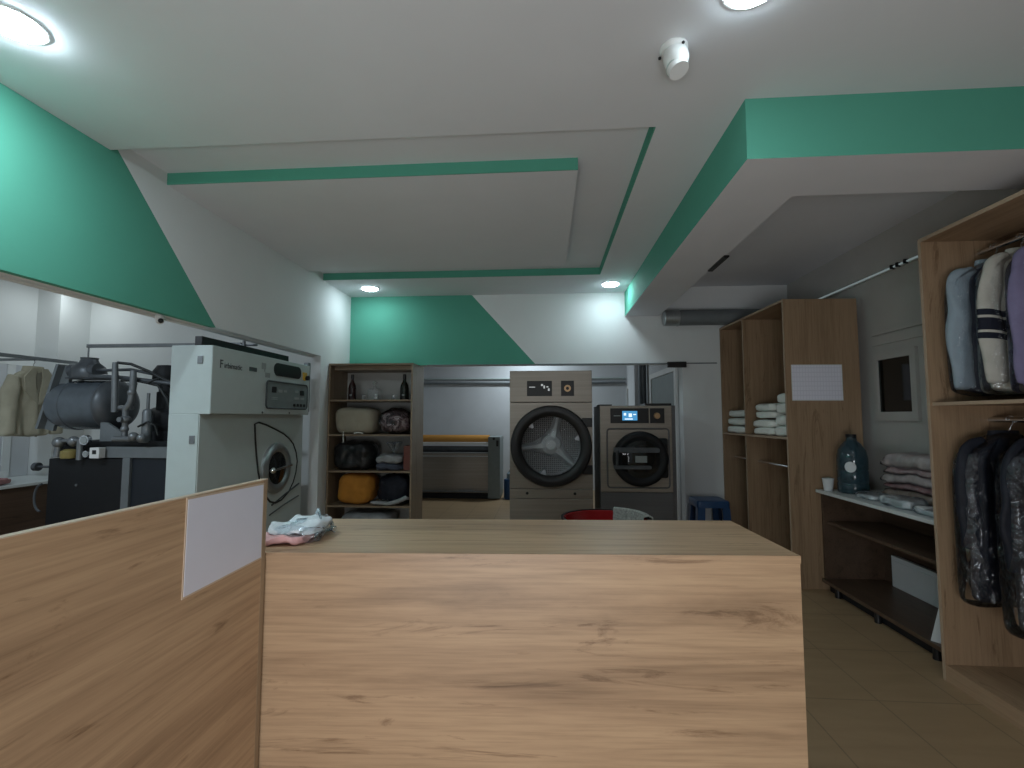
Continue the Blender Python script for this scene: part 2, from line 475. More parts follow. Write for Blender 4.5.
# dropped bulkhead on two sides: green faces, white underside
bk = MB().box(.906, 2.155, 2.557, 2.72, 2.545, 2.845).box(.906, 2.545, 2.557, 1.29, YB, 2.845)
bk = struct('ceiling_bulkhead', bk, 'ceil')
bk.data.materials.append(M['green'])
for p in bk.data.polygons:
    if (p.normal.x < -.9 and p.center.x < 1) or (p.normal.y < -.9 and p.center.y < 2.3): p.material_index = 1
w = MB().box(XL - .1, -1.4, 0, XL, .4, 3.04).box(XL - .1, .4, 2.035, XL, 4.82, 3.04).box(XL - .1, 4.82, 0, XL, 5.7, 3.04)
struct('wall_left', w, 'leftwall')
struct('trim_4', MB().box(XL - .115, .4, 2.022, XL - .07, 4.82, 2.037), 'white')
w = MB().box(XL, YB, 2.008, 1.54, 5.7, 3.04).box(1.54, YB, 0, 2.72, 5.7, 3.04).box(XL, YB, 0, -1.49, 5.7, 2.008)
struct('wall_back', w, 'backwall')
struct('trim_shadow_gap', MB().box(-1.40, YB - .012, 2.002, 1.92, YB - .0005, 2.014), 'frame')  # dark ledge, its colour drawing the thin shadow gap at the lintel bottom
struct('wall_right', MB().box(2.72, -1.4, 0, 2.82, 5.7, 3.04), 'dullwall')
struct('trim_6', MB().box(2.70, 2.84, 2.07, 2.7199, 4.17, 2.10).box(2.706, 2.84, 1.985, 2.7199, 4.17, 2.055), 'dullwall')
w = MB().box(XL - .1, -1.4, 0, -1.25, -1.3, 3.04).box(1.05, -1.4, 0, 2.82, -1.3, 3.04).box(-1.25, -1.4, 1.95, 1.05, -1.3, 3.04).box(-1.25, -1.4, 0, 1.05, -1.3, .15)
struct('wall_front', w, 'white')
# room behind the back opening
struct('wall_rear', MB().box(-2.7, 9.4, 0, 1.75, 9.5, ZC), 'greywall')
struct('wall_rear_left', MB().box(-2.7, 5.7, 0, -2.6, 9.4, ZC), 'greywall')
struct('wall_rear_right', MB().box(1.55, 5.7, 0, 1.65, 9.4, ZC).box(1.40, 7.75, 0, 1.55, 8.35, ZC), 'greywall')
d = MB().box(1.52, 5.78, 0, 1.549, 5.86, 2.02).box(1.52, 7.14, 0, 1.549, 7.22, 2.02).box(1.52, 5.86, 1.95, 1.549, 7.14, 2.02)
d1 = struct('door_1', d, 'plastic_white')
O('door_leaf', MB().box(1.535, 5.862, .02, 1.549, 7.138, 1.948), 'machine_panel', d1)
w2 = struct('window_2', MB().box(1.52, 8.62, 1.2, 1.549, 8.67, 1.98).box(1.52, 9.2, 1.2, 1.549, 9.25, 1.98).box(1.52, 8.67, 1.93, 1.549, 9.2, 1.98).box(1.52, 8.67, 1.2, 1.549, 9.2, 1.25), 'plastic_white')
O('pane', MB().box(1.538, 8.672, 1.252, 1.548, 9.198, 1.928), 'blackpane', w2)
# annex behind the left opening
w = MB().box(-5.127, 5.0, 0, XL - .1, 5.1, ZC).box(-5.39, 4.66, 0, -5.127, 5.1, ZC)
struct('wall_annex_back', w, 'white')
struct('wall_annex_left', MB().box(-5.5, .3, 0, -5.39, 4.66, ZC), 'white')
struct('wall_annex_front', MB().box(-5.5, .2, 0, XL - .1, .3, ZC), 'white')
struct('trim_7', MB().box(-5.389, 2.0, .8, -5.375, 4.655, 1.93), 'greywall')
struct('trim_8', MB().box(-5.374, 4.40, .8, -5.36, 4.47, 1.93).box(-5.374, 4.2, .8, -5.368, 4.215, 1.93), 'white')

# white framed window with a black pane in the right-hand wall
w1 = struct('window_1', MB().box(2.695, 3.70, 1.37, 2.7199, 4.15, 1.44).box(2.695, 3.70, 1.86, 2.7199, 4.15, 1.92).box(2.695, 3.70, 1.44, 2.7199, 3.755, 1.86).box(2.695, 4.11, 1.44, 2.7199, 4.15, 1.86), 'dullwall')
O('pane', MB().box(2.708, 3.756, 1.441, 2.7195, 4.109, 1.859), 'blackpane', w1)

# ---------------------------------------------------------------- ceiling fittings
def downlight(x, y, label, mat='lamp'):
    t = thing('ceiling_downlight', label, 'ceiling light', (x, y, ZC), 0)
    O('trim_ring', MB().lathe([(.088, -.001), (.100, -.001), (.100, -.004), (.095, -.006), (.088, -.005)], (x, y, ZC), seg=48), 'plastic_white', t, True)
    O('diffuser', MB().lathe([(.0001, -.022), (.04, -.021), (.07, -.017), (.086, -.009), (.088, -.002), (.0001, -.002)], (x, y, ZC), seg=48), mat, t, True)
    return t
downlight(-1.945, 1.53, 'large-looking round glowing downlight high beside the green-painted side wall', 'lamp_front')
downlight(.695, 1.56, 'round glowing ceiling downlight cut by the top edge, beside the security camera', 'lamp_side')
downlight(-1.971, 5.175, 'small round glowing downlight above the green back wall and bookcase')
downlight(.700, 5.185, 'small round glowing downlight in the corner against the green bulkhead')

t = thing('security_camera', 'white dome security camera mounted on the ceiling, pointing forward', 'camera', (0.5020, 1.8200, ZC))
O('mount', MB().lathe([(.0001, -.001), (.052, -.001), (.054, -.010), (.045, -.022), (.0001, -.022)], (0.5020, 1.8200, ZC), seg=32), 'plastic_white', t, True)
b = bmesh.new(); bmesh.ops.create_uvsphere(b, u_segments=32, v_segments=20, radius=.048)
mb = MB(); mb.add(b, Matrix.Translation((0.5070, 1.8100, ZC - .052)) @ Matrix.Rotation(math.radians(-25), 4, 'X') @ Matrix.Diagonal((1, 1, 1.28, 1)))
O('housing', mb, 'plastic_white', t, True)
mb = MB(); mb.cyl((0.5080, 1.8070, ZC - .088), (0.5150, 1.8000, ZC - .112), .041, .038, 28)
O('lens_hood', mb, 'plastic_white', t, True)
mb = MB(); mb.ring((0, 0, 0), .0395, .0425, 'Z', -.003, .003, 32)
bmesh.ops.transform(mb.bm, matrix=Matrix.Translation((0.5090, 1.8060, ZC - .092)) @ Vector((0, 0, 1)).rotation_difference(Vector((.007, -.01, -.034))).to_matrix().to_4x4(), verts=mb.bm.verts[:])
O('hood_ring', mb, 'machine', t, True)
O('lens', MB().sphere((0.5070, 1.8470, ZC - .075), .018), 'black', t, True)
for q in ((0.4540, 1.8470, ZC - .022), (0.5250, 1.7720, ZC - .020)): O('screw', MB().sphere(q, .006), 'black', t, True)

t = thing('daylight_slit', 'thin pale slit of leaking daylight high along the wall above the low unit', 'light', (2.70, 3.9, 2.55))
O('tube', MB().cyl((2.695, 2.9, 2.565), (2.695, 5.3, 2.565), .007), 'strip', t, True)  # added glowing tube, stands in for daylight leaking through a gap
O('slit_backing', MB().box(2.70, 2.9, 2.55, 2.7199, 5.3, 2.58), 'dullwall', t)
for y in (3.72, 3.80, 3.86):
    O('slit_break', MB().box(2.676, y, 2.549, 2.71, y + .018, 2.581), 'blackmatt', t)  # small dark blocks draw the breaks in the leaking light
solo('air_vent', MB().box(1.275, 3.47, 2.545, 1.312, 3.82, 2.5569).box(1.28, 3.48, 2.541, 1.307, 3.81, 2.545), 'black', 'narrow black slot vent along the inner edge of the white bulkhead', 'vent', (1.29, 3.64, 2.545))
t = thing('ventilation_duct', 'round metal ventilation duct under the bulkhead beside the wardrobe top', 'duct', (1.9, 5.38, 2.44))
O('pipe', MB().cyl((1.46, 5.38, 2.497), (2.7, 5.38, 2.497), .086, seg=32), 'frame', t, True)
O('end_collar', MB().lathe([(.0001, 1.30), (.075, 1.30), (.090, 1.307), (.090, 1.445), (.094, 1.448), (.094, 1.462), (.0001, 1.462)], (0, 5.38, 2.497), 'X', 32), 'galv', t, True, label='shiny galvanised end collar')
solo('wall_mount_box', MB().box(1.366, YB - .05, 1.958, 1.576, YB - .013, 2.022, .006).box(1.375, YB - .056, 1.966, 1.567, YB - .05, 2.014, .003), 'black', 'small black box fixed at the end of the back lintel above the washer', 'box', (1.47, YB - .03, 1.958))
t = thing('mini_camera', 'tiny white camera with black lens under the left green lintel', 'camera', (-2.40, 2.79, 2.02))
O('body', MB().lathe([(.0001, 2.034), (.024, 2.033), (.028, 2.01), (.02, 1.985), (.0001, 1.975)], (-2.40, 2.79, 0), seg=24), 'plastic_white', t, True)
O('lens', MB().sphere((-2.380, 2.775, 1.995), .015), 'black', t, True)

# ---------------------------------------------------------------- reception desk
RZ = math.radians(2.78)
t = thing('reception_counter', 'light oak reception counter standing across the room front', 'counter', (-.836, 1.40, 0), RZ)
L, D, H = 1.568, .47, 1.0
O('top', MB().box(-.10, -.002, H - .022, L, D, H, .0012, 1), 'oakX', t, local=True)
O('front_panel', MB().box(-.006, .0, .0, L - .001, .018, H - .022), 'oakX', t, local=True)
O('side_panel', MB().box(L - .019, .018, 0, L - .001, D - .002, H - .022), 'oakY', t, local=True)
O('side_panel', MB().box(-.08, .019, 0, -.062, D - .002, H - .022), 'oakY', t, local=True)
O('edge_band', MB().box(-.004, -.0035, H - .0225, L, -.0022, H - .0005), 'oakX', t, local=True)
O('inner_shelf', MB().box(-.062, .018, .5, L - .019, D - .03, .518), 'oakX', t, local=True)
t = thing('reception_screen', 'tall light oak side panel meeting the counter, white sheet near its end', 'panel', (-.84, .4, 0))
O('board', MB().box(-.848, -.75, 0, -.830, 1.388, 1.214), 'oakY', t)
O('top_edge', MB().box(-.848, -.75, 1.2141, -.8298, 1.392, 1.2165), 'edge', t, label='pale edge band')
O('end_edge', MB().box(-.848, 1.3881, 0, -.8295, 1.3905, 1.214).box(-.8299, 1.372, .0, -.8292, 1.3882, 1.214), 'edge_dark', t, label='darker tan edge strip')
t = thing('wall_notice', 'blank white sheet fixed to the oak side panel, pale border', 'notice', (-.829, 1.21, .98))
O('backing', MB().prism([(1.064, .985), (1.371, .990), (1.371, 1.2075), (1.066, 1.214)], 'X', -.8297, -.8280), 'edge', t)
O('sheet', MB().prism([(1.068, .990), (1.366, .995), (1.366, 1.2025), (1.070, 1.209)], 'X', -.8280, -.8272), 'sheet', t)

t = thing('wrapped_garment', 'white garment folded over a pink one in clear film on the counter', 'clothes', (-.845, 1.575, 1.0), .05)
O('pink_layer', MB().soft((0.0, -.05, .0005), (.15, .13, .024), 3, 5, .014, 16, 14), 'pinkcloth', t, True, local=True, label='pink folded cloth at the bottom')
O('white_layer', MB().soft((.02, .02, .020), (.155, .20, .034), 5, 3.6, .020, 20, 12), 'whitecloth', t, True, local=True, label='white folded cloth')
f = MB().soft((.03, .01, .0005), (.175, .225, .054), 9, 3.0, .030, 22, 11)
f.tube([(.075, .05, .03), (.10, .045, .020), (.125, .04, .018)], [.02, .005, .011]).tube([(.05, .06, .065), (.07, .03, .085), (.10, -.02, .066)], [.004, .006, .003])
O('plastic_film', f, 'film_soft', t, True, local=True, label='clear polythene wrapping')

# red tub behind the counter
t = thing('laundry_tub', 'red round plastic tub with grey cloth just behind the counter', 'tub', (.40, 3.42, 0))
prof = [(.0001, .0), (.21, .0), (.225, .03), (.285, .68), (.300, .69), (.300, .705), (.275, .70), (.215, .04), (.0001, .03)]
O('tub', MB().lathe(prof, (.40, 3.42, 0), seg=56), 'redplastic', t, True)
O('rim', MB().ring((.40, 3.42, 0), .286, .304, 'Z', .697, .709), 'black', t, label='dark rolled rim')
g = thing('tub_cloth', 'grey speckled cloth draped over the far rim of the red tub', 'cloth', (.58, 3.55, .45))
pf = [(.238, .45), (.256, .64), (.262, .714), (.288, .722), (.312, .714), (.316, .55)]
pf = pf + [(r_ + dr_, z_ + dz_) for (r_, z_), dr_, dz_ in zip(pf[::-1], (.010, .010, .004, 0, -.010, -.010), (0, 0, .008, .010, .006, 0))]
R = []
for k in range(19):
    a = math.radians(-8 + 78 * k / 18)
    R.append([(.40 + (r_ + .003 * math.sin(k * 1.3) * (1 if r_ > .3 else -1)) * math.cos(a), 3.42 + r_ * math.sin(a), z_) for r_, z_ in pf])
O('cloth', MB().rings(R), 'speckle', g, True)

# ---------------------------------------------------------------- tumble dryer
t = thing('tumble_dryer', 'tall bronze steel tumble dryer with big black ringed porthole', 'dryer', (.04, 5.35, 0))
x0, x1, yf, yb, zt = -.375, .460, 4.9, 5.85, 1.872
cx, cz = .043, 1.108
bd = MB().box(x0, yf + .02, .02, x0 + .02, yb, zt).box(x1 - .02, yf + .02, .02, x1, yb, zt).box(x0, yb - .02, .02, x1, yb, zt)
bd.box(x0, yf + .02, zt - .02, x1, yb, zt).box(x0, yf + .02, .02, x1, yb, .04)
O('cabinet', bd, 'steel', t)
O('front_plate', MB().plate_hole(cx, cz, .345, x0, x1, .682, 1.545, yf, yf + .02), 'steel', t)
O('header_panel', MB().box(x0, yf - .004, 1.551, x1, yf + .02, zt, .004), 'steel', t)
O('lower_panel', MB().box(x0, yf - .003, .585, x1, yf + .02, .676, .003).box(x0, yf, .02, x1, yf + .02, .579, .003), 'steel', t)
for sx in (-.198, .279):
    O('panel_lock', MB().cyl((sx, yf - .012, .635), (sx, yf - .003, .635), .014), 'black', t, True)
dr = O('door_ring', MB().lathe([(.296, 4.862), (.31, 4.845), (.36, 4.832), (.395, 4.838), (.407, 4.858), (.407, 4.896), (.296, 4.896), (.296, 4.862)], (cx, 0, cz), 'Y', 72), 'black', t, True, label='wide black door ring')
O('door_glass', MB().lathe([(.0001, 4.872), (.15, 4.874), (.295, 4.882), (.295, 4.887), (.15, 4.879), (.0001, 4.877)], (cx, 0, cz), 'Y', 56), 'doorglass', dr, True)
for z in (1.345, .875):
    O('hinge', MB().box(.355, 4.862, z - .045, .455, 4.897, z + .045, .006), 'black', t)
drum = MB().lathe([(.335, 4.93), (.335, 5.20), (.30, 5.22), (.0001, 5.22)], (cx, 0, cz), 'Y', 64)
O('drum', drum, 'perf', t, True)
hb = MB().lathe([(.125, 5.21), (.10, 5.14), (.05, 5.10), (.0001, 5.095)], (cx, 0, cz), 'Y', 40)
for a in (75, 188, 318):
    r = math.radians(a); u = Vector((math.cos(r), 0, math.sin(r))); v = Vector((-u.z, 0, u.x)); o = Vector((cx, 0, cz))
    R = []
    for d_, wdt, dep in ((.06, .105, .09), (.18, .052, .07), (.325, .036, .05)):
        R.append([o + u * d_ + v * wdt + Vector((0, 5.215, 0)), o + u * d_ + v * wdt * .3 + Vector((0, 5.215 - dep, 0)), o + u * d_ - v * wdt * .3 + Vector((0, 5.215 - dep, 0)), o + u * d_ - v * wdt + Vector((0, 5.215, 0))])
    hb.rings(R)
O('drum_hub', hb, 'hub', t, label='bright three-armed steel hub inside the drum')
for a in (15, 135, 255):
    r = math.radians(a); u = Vector((math.cos(r), 0, math.sin(r))); v = Vector((-u.z, 0, u.x)); o = Vector((cx, 0, cz))
    R = []
    for y in (4.97, 5.19):
        R.append([o + u * .334 + v * .05 + Vector((0, y, 0)), o + u * .255 + v * .008 + Vector((0, y, 0)), o + u * .255 - v * .008 + Vector((0, y, 0)), o + u * .334 - v * .05 + Vector((0, y, 0))])
    O('drum_lifter', MB().rings(R), 'hub', t)
cp = O('control_panel', MB().box(-.198, yf - .010, 1.613, .056, yf - .003, 1.768, .004), 'black', t, label='black display panel')
O('display_mark', MB().box(-.175, yf - .0115, 1.700, -.115, yf - .0102, 1.708), 'led', cp)
O('display_marks', MB().box(-.055, yf - .0115, 1.715, -.035, yf - .0102, 1.735).box(-.03, yf - .0115, 1.69, -.015, yf - .0102, 1.72).box(.0, yf - .0115, 1.70, .02, yf - .0102, 1.712).box(.015, yf - .0115, 1.665, .032, yf - .0102, 1.69), 'led', cp)
kp = O('knob_panel', MB().box(.148, yf - .010, 1.613, .279, yf - .003, 1.768, .004), 'black', t)
O('dial', MB().ring((.213, 0, 1.690), .016, .034, 'Y', yf - .020, yf - .0102, 36), 'brass', kp, label='round brass coloured dial')

# ---------------------------------------------------------------- washing machine
t = thing('washing_machine', 'squat bronze steel washing machine with lit blue screen', 'washing machine', (.92, 5.25, 0))
x0, x1, yb, zt = .535, 1.285, 5.52, 1.515
O('cabinet', MB().box(x0, yf + .018, .03, x1, yb, zt, .006), 'steel_dark', t, label='dark grey cabinet')
O('front_plate', MB().box(x0 + .002, yf, .655, x1 - .04, yf + .018, zt - .002, .006), 'steel', t)
O('base_panel', MB().box(x0 + .002, yf + .002, .03, x1 - .04, yf + .018, .65, .004), 'steel_dark', t)
O('top_rail', MB().box(.99, yf + .02, zt, 1.25, yf + .30, zt + .022, .004), 'black', t)
O('top_rail', MB().box(x0, yf + .02, zt, .66, yf + .3, zt + .012, .003), 'black', t)
cp = O('control_panel', MB().box(.640, yf - .010, 1.338, 1.018, yf - .0005, 1.487, .004), 'black', t, label='black glass control panel')
O('screen', MB().box(.757, yf - .0118, 1.366, .905, yf - .0102, 1.460), 'lcd', cp, label='glowing blue screen')
O('screen_marks', MB().box(.772, yf - .0128, 1.415, .795, yf - .0119, 1.44).box(.82, yf - .0128, 1.40, .852, yf - .0119, 1.435).box(.78, yf - .0128, 1.375, .86, yf - .0119, 1.385).box(.865, yf - .0128, 1.42, .893, yf - .0119, 1.43), 'lcdwhite', cp)
O('panel_marks', MB().box(.672, yf - .0112, 1.408, .738, yf - .0102, 1.416), 'ink_light', cp)
kp = O('knob_panel', MB().box(1.030, yf - .010, 1.338, 1.172, yf - .0005, 1.487, .004), 'black', t)
O('dial', MB().cyl((1.098, yf - .03, 1.412), (1.098, yf - .0102, 1.412), .028, .032), 'brass', kp, True, label='round brass coloured dial')
fr = rrect(.605, .700, 1.212, 1.282, .03)
O('door_surround', MB().tube([(u, yf - .001, v) for u, v in fr], .008, 8, True), 'steel_dark', t, True)
dcx, dcz = .927, .985
O('door_recess', MB().prism(rrect(.98, .80, 1.195, 1.19, .02), 'Y', yf - .022, yf - .001), 'blackmatt', t)
dr = O('door', MB().lathe([(.0001, 4.855), (.12, 4.853), (.19, 4.848), (.215, 4.828), (.24, 4.826), (.262, 4.84), (.272, 4.865), (.272, 4.899), (.0001, 4.899)], (dcx, 0, dcz), 'Y', 64), 'blackmatt', t, True)
O('door_glass', MB().lathe([(.0001, 4.832), (.10, 4.834), (.185, 4.845), (.185, 4.852), (.0001, 4.852)], (dcx, 0, dcz), 'Y', 48), 'darkglass', dr, True)
O('handle', MB().prism(rrect(.655, 1.052, 1.10, 1.100, .02), 'Y', 4.80, 4.828).prism(rrect(.655, .890, 1.02, .925, .015), 'Y', 4.808, 4.828).cyl((.69, 4.80, 1.076), (.69, 4.826, .91), .014), 'tankdark', dr, True, label='grey cross bar handle')
O('rating_label', MB().box(.868, 4.815, .955, .978, 4.831, 1.018).box(.87, 4.8145, .985, .976, 4.815, .988), 'ink_light', dr, label='small pale label')

# ---------------------------------------------------------------- bookcase
bx0, bx1, by0, by1 = -2.338, -1.417, 5.0, 5.46
t = thing('bookcase', 'open oak bookcase of laundry and bottles below the green back wall', 'bookcase', (-1.88, 5.2, 0))
O('side_panel', MB().box(bx0, by0, 0, bx0 + .018, by1, 1.955), 'shelfwoodZ', t)
O('side_panel', MB().box(bx1 - .018, by0, 0, bx1, by1, 1.955), 'shelfwoodZ', t)
O('top', MB().box(bx0, by0 - .002, 1.9551, bx1, by1, 1.975), 'shelfwood', t)
O('back_panel', MB().box(bx0 + .018, by1 - .008, .08, bx1 - .018, by1, 1.955), 'dullwall', t)
O('top_rail', MB().box(bx0 + .018, by0 + .10, 1.915, bx1 - .018, by1 - .008, 1.955), 'shelfwood', t)
SZ = (1.586, 1.215, .831, .467)
for z in SZ + (.10,):
    O('shelf', MB().box(bx0 + .018, by0 + .004, z - .018, bx1 - .018, by1 - .008, z), 'shelfwood', t)
def bottle(x, y, z, mat, label, r=.043, h=.285):
    b = thing('wine_bottle', label, 'bottle', (x, y, z))
    k = h / .285
    O('glass_body', MB().lathe([(.0001, 0), (r, .002), (r, .13 * k), (r * .86, .165 * k), (r * .45, .205 * k), (r * .33, .225 * k), (r * .33, .245 * k), (.0001, .246 * k)], (x, y, z), seg=28), mat, b, True)
    O('neck_foil', MB().lathe([(r * .36, .232 * k), (r * .38, .236 * k), (r * .38, h), (.0001, h)], (x, y, z), seg=24), 'black', b, True)
    O('paper_label', MB().box(x - .012, y - r - .0015, z + .045, x + .012, y - r + .004, z + .065, .001), 'ink_light', b, label='small pale label')
bottle(-2.158, 5.2, 1.5865, 'wine', 'brown wine bottle near the wooden side of the top shelf')
bottle(-1.566, 5.2, 1.5865, 'winegreen', 'black champagne bottle beside the small glasses on the top shelf', .048, .285)
t = thing('glass_decanter', 'square clear glass decanter with stopper in the middle of the top shelf', 'decanter', (-1.90, 5.2, 1.5865))
z = 1.5865
def sq(w_, h_): return [(-1.90 + u, 5.2 + v, z + h_) for u, v in rrect(-w_, -w_, w_, w_, w_ * .25, 4)]
O('body', MB().rings([sq(.058, 0), sq(.062, .004), sq(.062, .112), sq(.050, .124), sq(.018, .130), sq(.016, .150), sq(.020, .153)]), 'clear', t, True)
O('stopper', MB().lathe([(.013, .153), (.016, .157), (.012, .163), (.026, .180), (.028, .198), (.015, .212), (.0001, .214)], (-1.90, 5.2, z), seg=20), 'clear', t, True)
for i, (x, y, lb) in enumerate(((-2.01, 5.16, 'small clear shot glass just beside the brown wine bottle'), (-1.845, 5.09, 'small clear shot glass in front of the decanter'), (-1.668, 5.16, 'small clear shot glass between decanter and black bottle'), (-1.478, 5.2, 'small clear shot glass against the outer side panel of the bookcase'))):
    if i == 0:
        g0 = solo('shot_glass', MB().lathe([(.0001, 0), (.020, 0), (.025, .058), (.0225, .058), (.018, .010), (.0001, .010)], (x, y, z), seg=20), 'clear', lb, 'glass', (x, y, z), 'shot glasses on the top shelf', True)
    else:
        g = g0.copy(); COL.objects.link(g); g.location = (x, y, z); g['label'] = lb
z = SZ[1] + .0005
t = thing('quilt_bundle', 'large beige folded quilt on the second shelf of the bookcase', 'bedding', (-2.08, 5.2, z))
O('quilt', MB().soft((-2.075, 5.20, z), (.455, .37, .285), 2, 4.2, .016, 24, 4), 'beige', t, True)
O('tie_cord', MB().tube([(-2.155, 4.983, z + .03), (-2.155, 4.980, z - .02), (-2.153, 4.982, z - .085)], .005, 8), 'towel', t, True, label='pale hanging cord')
O('tie_cord', MB().tube([(-2.04, 4.985, z + .012), (-1.99, 4.98, z + .022), (-1.94, 4.985, z + .012)], .006, 8), 'towel', t, True, label='pale hanging cord')
t = thing('floral_bedding', 'dark floral bedding in clear plastic beside the beige quilt', 'bedding', (-1.64, 5.2, z))
O('bedding', MB().soft((-1.645, 5.20, z), (.34, .34, .262), 6, 2.4, .018, 18, 7), 'floral', t, True)
O('plastic_bag', MB().soft((-1.645, 5.20, z), (.36, .36, .275), 8, 2.4, .024, 18, 8), 'film', t, True)
z = SZ[2] + .0005
solo('bin_bag', MB().soft((-2.085, 5.21, z), (.44, .36, .30), 11, 4.2, .020, 22, 8), 'blackbag', 'stuffed black plastic bag on the third shelf of the bookcase', 'bag', (-2.085, 5.2, z), None, True)
t = thing('folded_laundry', 'grey folded laundry in film on the third bookcase shelf', 'laundry', (-1.69, 5.2, z))
O('lower_fold', MB().soft((-1.685, 5.2, z), (.27, .34, .075), 13, 5, .016, 14, 9), 'navycloth', t, True, label='darker bottom fold')
O('upper_fold', MB().soft((-1.69, 5.19, z + .074), (.28, .34, .085), 14, 5, .016, 14, 9), 'greycloth', t, True)
O('bow', MB().lathe([(.010, .158), (.012, .19), (.045, .24), (.075, .285), (.068, .30), (.0001, .27)], (-1.655, 5.15, z), seg=28, ripple=lambda a, h: .22 * math.sin(7 * a)), 'film_soft', t, True, label='gathered clear film end')
solo('red_carton', MB().box(-1.53, 5.08, z, -1.455, 5.36, z + .26, .004).box(-1.525, 5.078, z + .235, -1.46, 5.08, z + .255), 'redcard', 'narrow dark red carton standing beside grey folded laundry', 'box', (-1.49, 5.2, z))
z = SZ[3] + .0005
solo('rolled_blanket', MB().soft((-2.06, 5.22, z), (.40, .38, .315), 17, 3.6, .022, 20, 5), 'orangecloth', 'orange folded blanket on the fourth shelf of the bookcase', 'bedding', (-2.06, 5.22, z), None, True)
t = thing('black_bundle', 'black bedding in a clear bag with white rim, beside the orange blanket', 'bedding', (-1.65, 5.2, z))
O('bedding', MB().soft((-1.65, 5.21, z + .02), (.35, .34, .28), 19, 3.6, .03, 18, 7), 'blackcloth', t, True)
O('bag_edge', MB().soft((-1.655, 5.19, z), (.38, .36, .060), 21, 3, .03, 16, 9), 'film_soft', t, True)
O('white_rim', MB().tube([(-1.85, 5.02, z + .03), (-1.78, 5.0, z + .035), (-1.66, 4.995, z + .025), (-1.56, 5.0, z + .05), (-1.48, 5.02, z + .085), (-1.455, 5.06, z + .07)], [.014, .02, .018, .022, .024, .012], 10), 'greycloth', t, True)
solo('folded_sheet', MB().soft((-1.93, 5.2, .1005), (.56, .36, .27), 23, 5, .02, 14, 7), 'greycloth', 'pale folded sheet on the lowest bookcase shelf above the counter', 'bedding', (-1.93, 5.2, .1005), None, True)

# ---------------------------------------------------------------- dry cleaning machine
XF = -2.3; Y0, Y1 = 3.138, 4.507
t = thing('dry_cleaning_machine', 'tall pale grey dry cleaning machine with porthole door in the opening', 'machine', (-2.45, 3.8, 0))
O('side_cabinet', MB().box(-2.60, Y0, .06, -2.382, Y1 - .01, 1.42, .004).box(-2.60, Y0 + .001, 1.42, -2.303, Y1, 1.897, .004), 'machine', t)
O('upper_front', MB().box(-2.303, Y0 + .003, 1.425, XF, Y1 - .003, 1.893, .001, 1), 'machine_front', t)
O('lower_front', MB().box(-2.382, Y0 + .006, .06, -2.376, Y1 + .04, 1.418), 'machine_front', t)
for z in (1.795, 1.245):
    O('latch', MB().box(-2.405 - (.035 if z < 1.5 else 0), Y0 - .006, z - .028, -2.367 - (.035 if z < 1.5 else 0), Y0 + .001, z + .028, .003), 'pipe', t)
scr = O('viewing_window', MB().prism(rrect(3.89, 1.752, 4.335, 1.862, .052, 8), 'X', XF, XF + .006), 'black', t, label='long black rounded window')
pn = O('control_panel', MB().prism(rrect(3.785, 1.475, 4.455, 1.700, .03), 'X', XF, XF + .006), 'machine_panel', t)
O('panel_border', MB().tube([(XF + .006, u, v) for u, v in rrect(3.785, 1.475, 4.455, 1.700, .03)], .007, 8, True), 'ink', pn, True)
m_ = MB().box(XF + .0061, 3.86, 1.605, XF + .009, 3.925, 1.655)
for (a, b_) in ((4.32, 1.60), ): m_.box(XF + .0061, a, b_, XF + .009, a + .07, b_ + .045)
for k in range(4): m_.box(XF + .0061, 4.21 + k * .058, 1.495, XF + .009, 4.245 + k * .058, 1.520)
O('panel_buttons', m_, 'black', pn)
for (a, b_, w_, h_) in ((3.96, 1.61, .06, .025), (4.04, 1.615, .05, .02), (4.23, 1.62, .06, .022), (4.22, 1.56, .08, .02), (4.33, 1.56, .07, .02), (3.85, 1.56, .1, .008), (3.85, 1.545, .1, .008)):
    O('panel_marking', MB().box(XF + .0061, a, b_, XF + .0085, a + w_, b_ + h_), 'ink_light', pn)
kn = O('emergency_switch', MB().cyl((XF, 4.405, 1.775), (XF + .012, 4.405, 1.775), .032).box(XF, 4.37, 1.795, XF + .008, 4.44, 1.822), 'yellow', t, True, label='yellow emergency switch plate')
O('knob', MB().cyl((XF + .012, 4.42, 1.770), (XF + .035, 4.42, 1.770), .022), 'black', kn, True)
RX = Matrix(((0, 0, 1, XF + .001), (1, 0, 0, 0), (0, 1, 0, 0), (0, 0, 0, 1)))
lettering('F', .085, Matrix.Translation((0, 3.212, 1.748)) @ RX, 'logo_letter', 'ink', t)
lettering('irbimatic', .058, Matrix.Translation((0, 3.262, 1.752)) @ RX, 'brand_lettering', 'ink', t)
O('model_badge', MB().prism(rrect(3.553, 1.757, 3.650, 1.790, .006), 'X', XF, XF + .002), 'ink', t)
O('sticker', MB().box(XF, 3.715, 1.79, XF + .001, 3.775, 1.84).box(XF, 3.765, 1.725, XF + .001, 3.835, 1.765).box(XF, 3.75, 1.77, XF + .001, 3.765, 1.79), 'ink_light', t)
for y in (3.745, 4.155):
    O('panel_screw', MB().cyl((XF, y, 1.436), (XF + .003, y, 1.436), .009, seg=12), 'ink', t)
out = [(3.766, 1.343), (3.82, 1.355), (3.93, 1.333), (4.058, 1.295), (4.20, 1.25), (4.291, 1.206), (4.37, 1.15), (4.425, 1.07), (4.452, .98), (4.434, .88), (4.39, .79), (4.31, .71), (4.199, .659), (4.11, .65), (4.02, .675), (3.926, .760), (3.87, .85), (3.835, .95), (3.805, 1.08), (3.78, 1.22)]
O('door_gasket', MB().tube([(-2.374, u, v) for u, v in out], .0085, 8, True), 'rubber', t, True, label='black teardrop shaped seal')
O('door_plate', MB().prism([(u, v) for u, v in out], 'X', -2.3765, -2.372), 'machine_front', t)
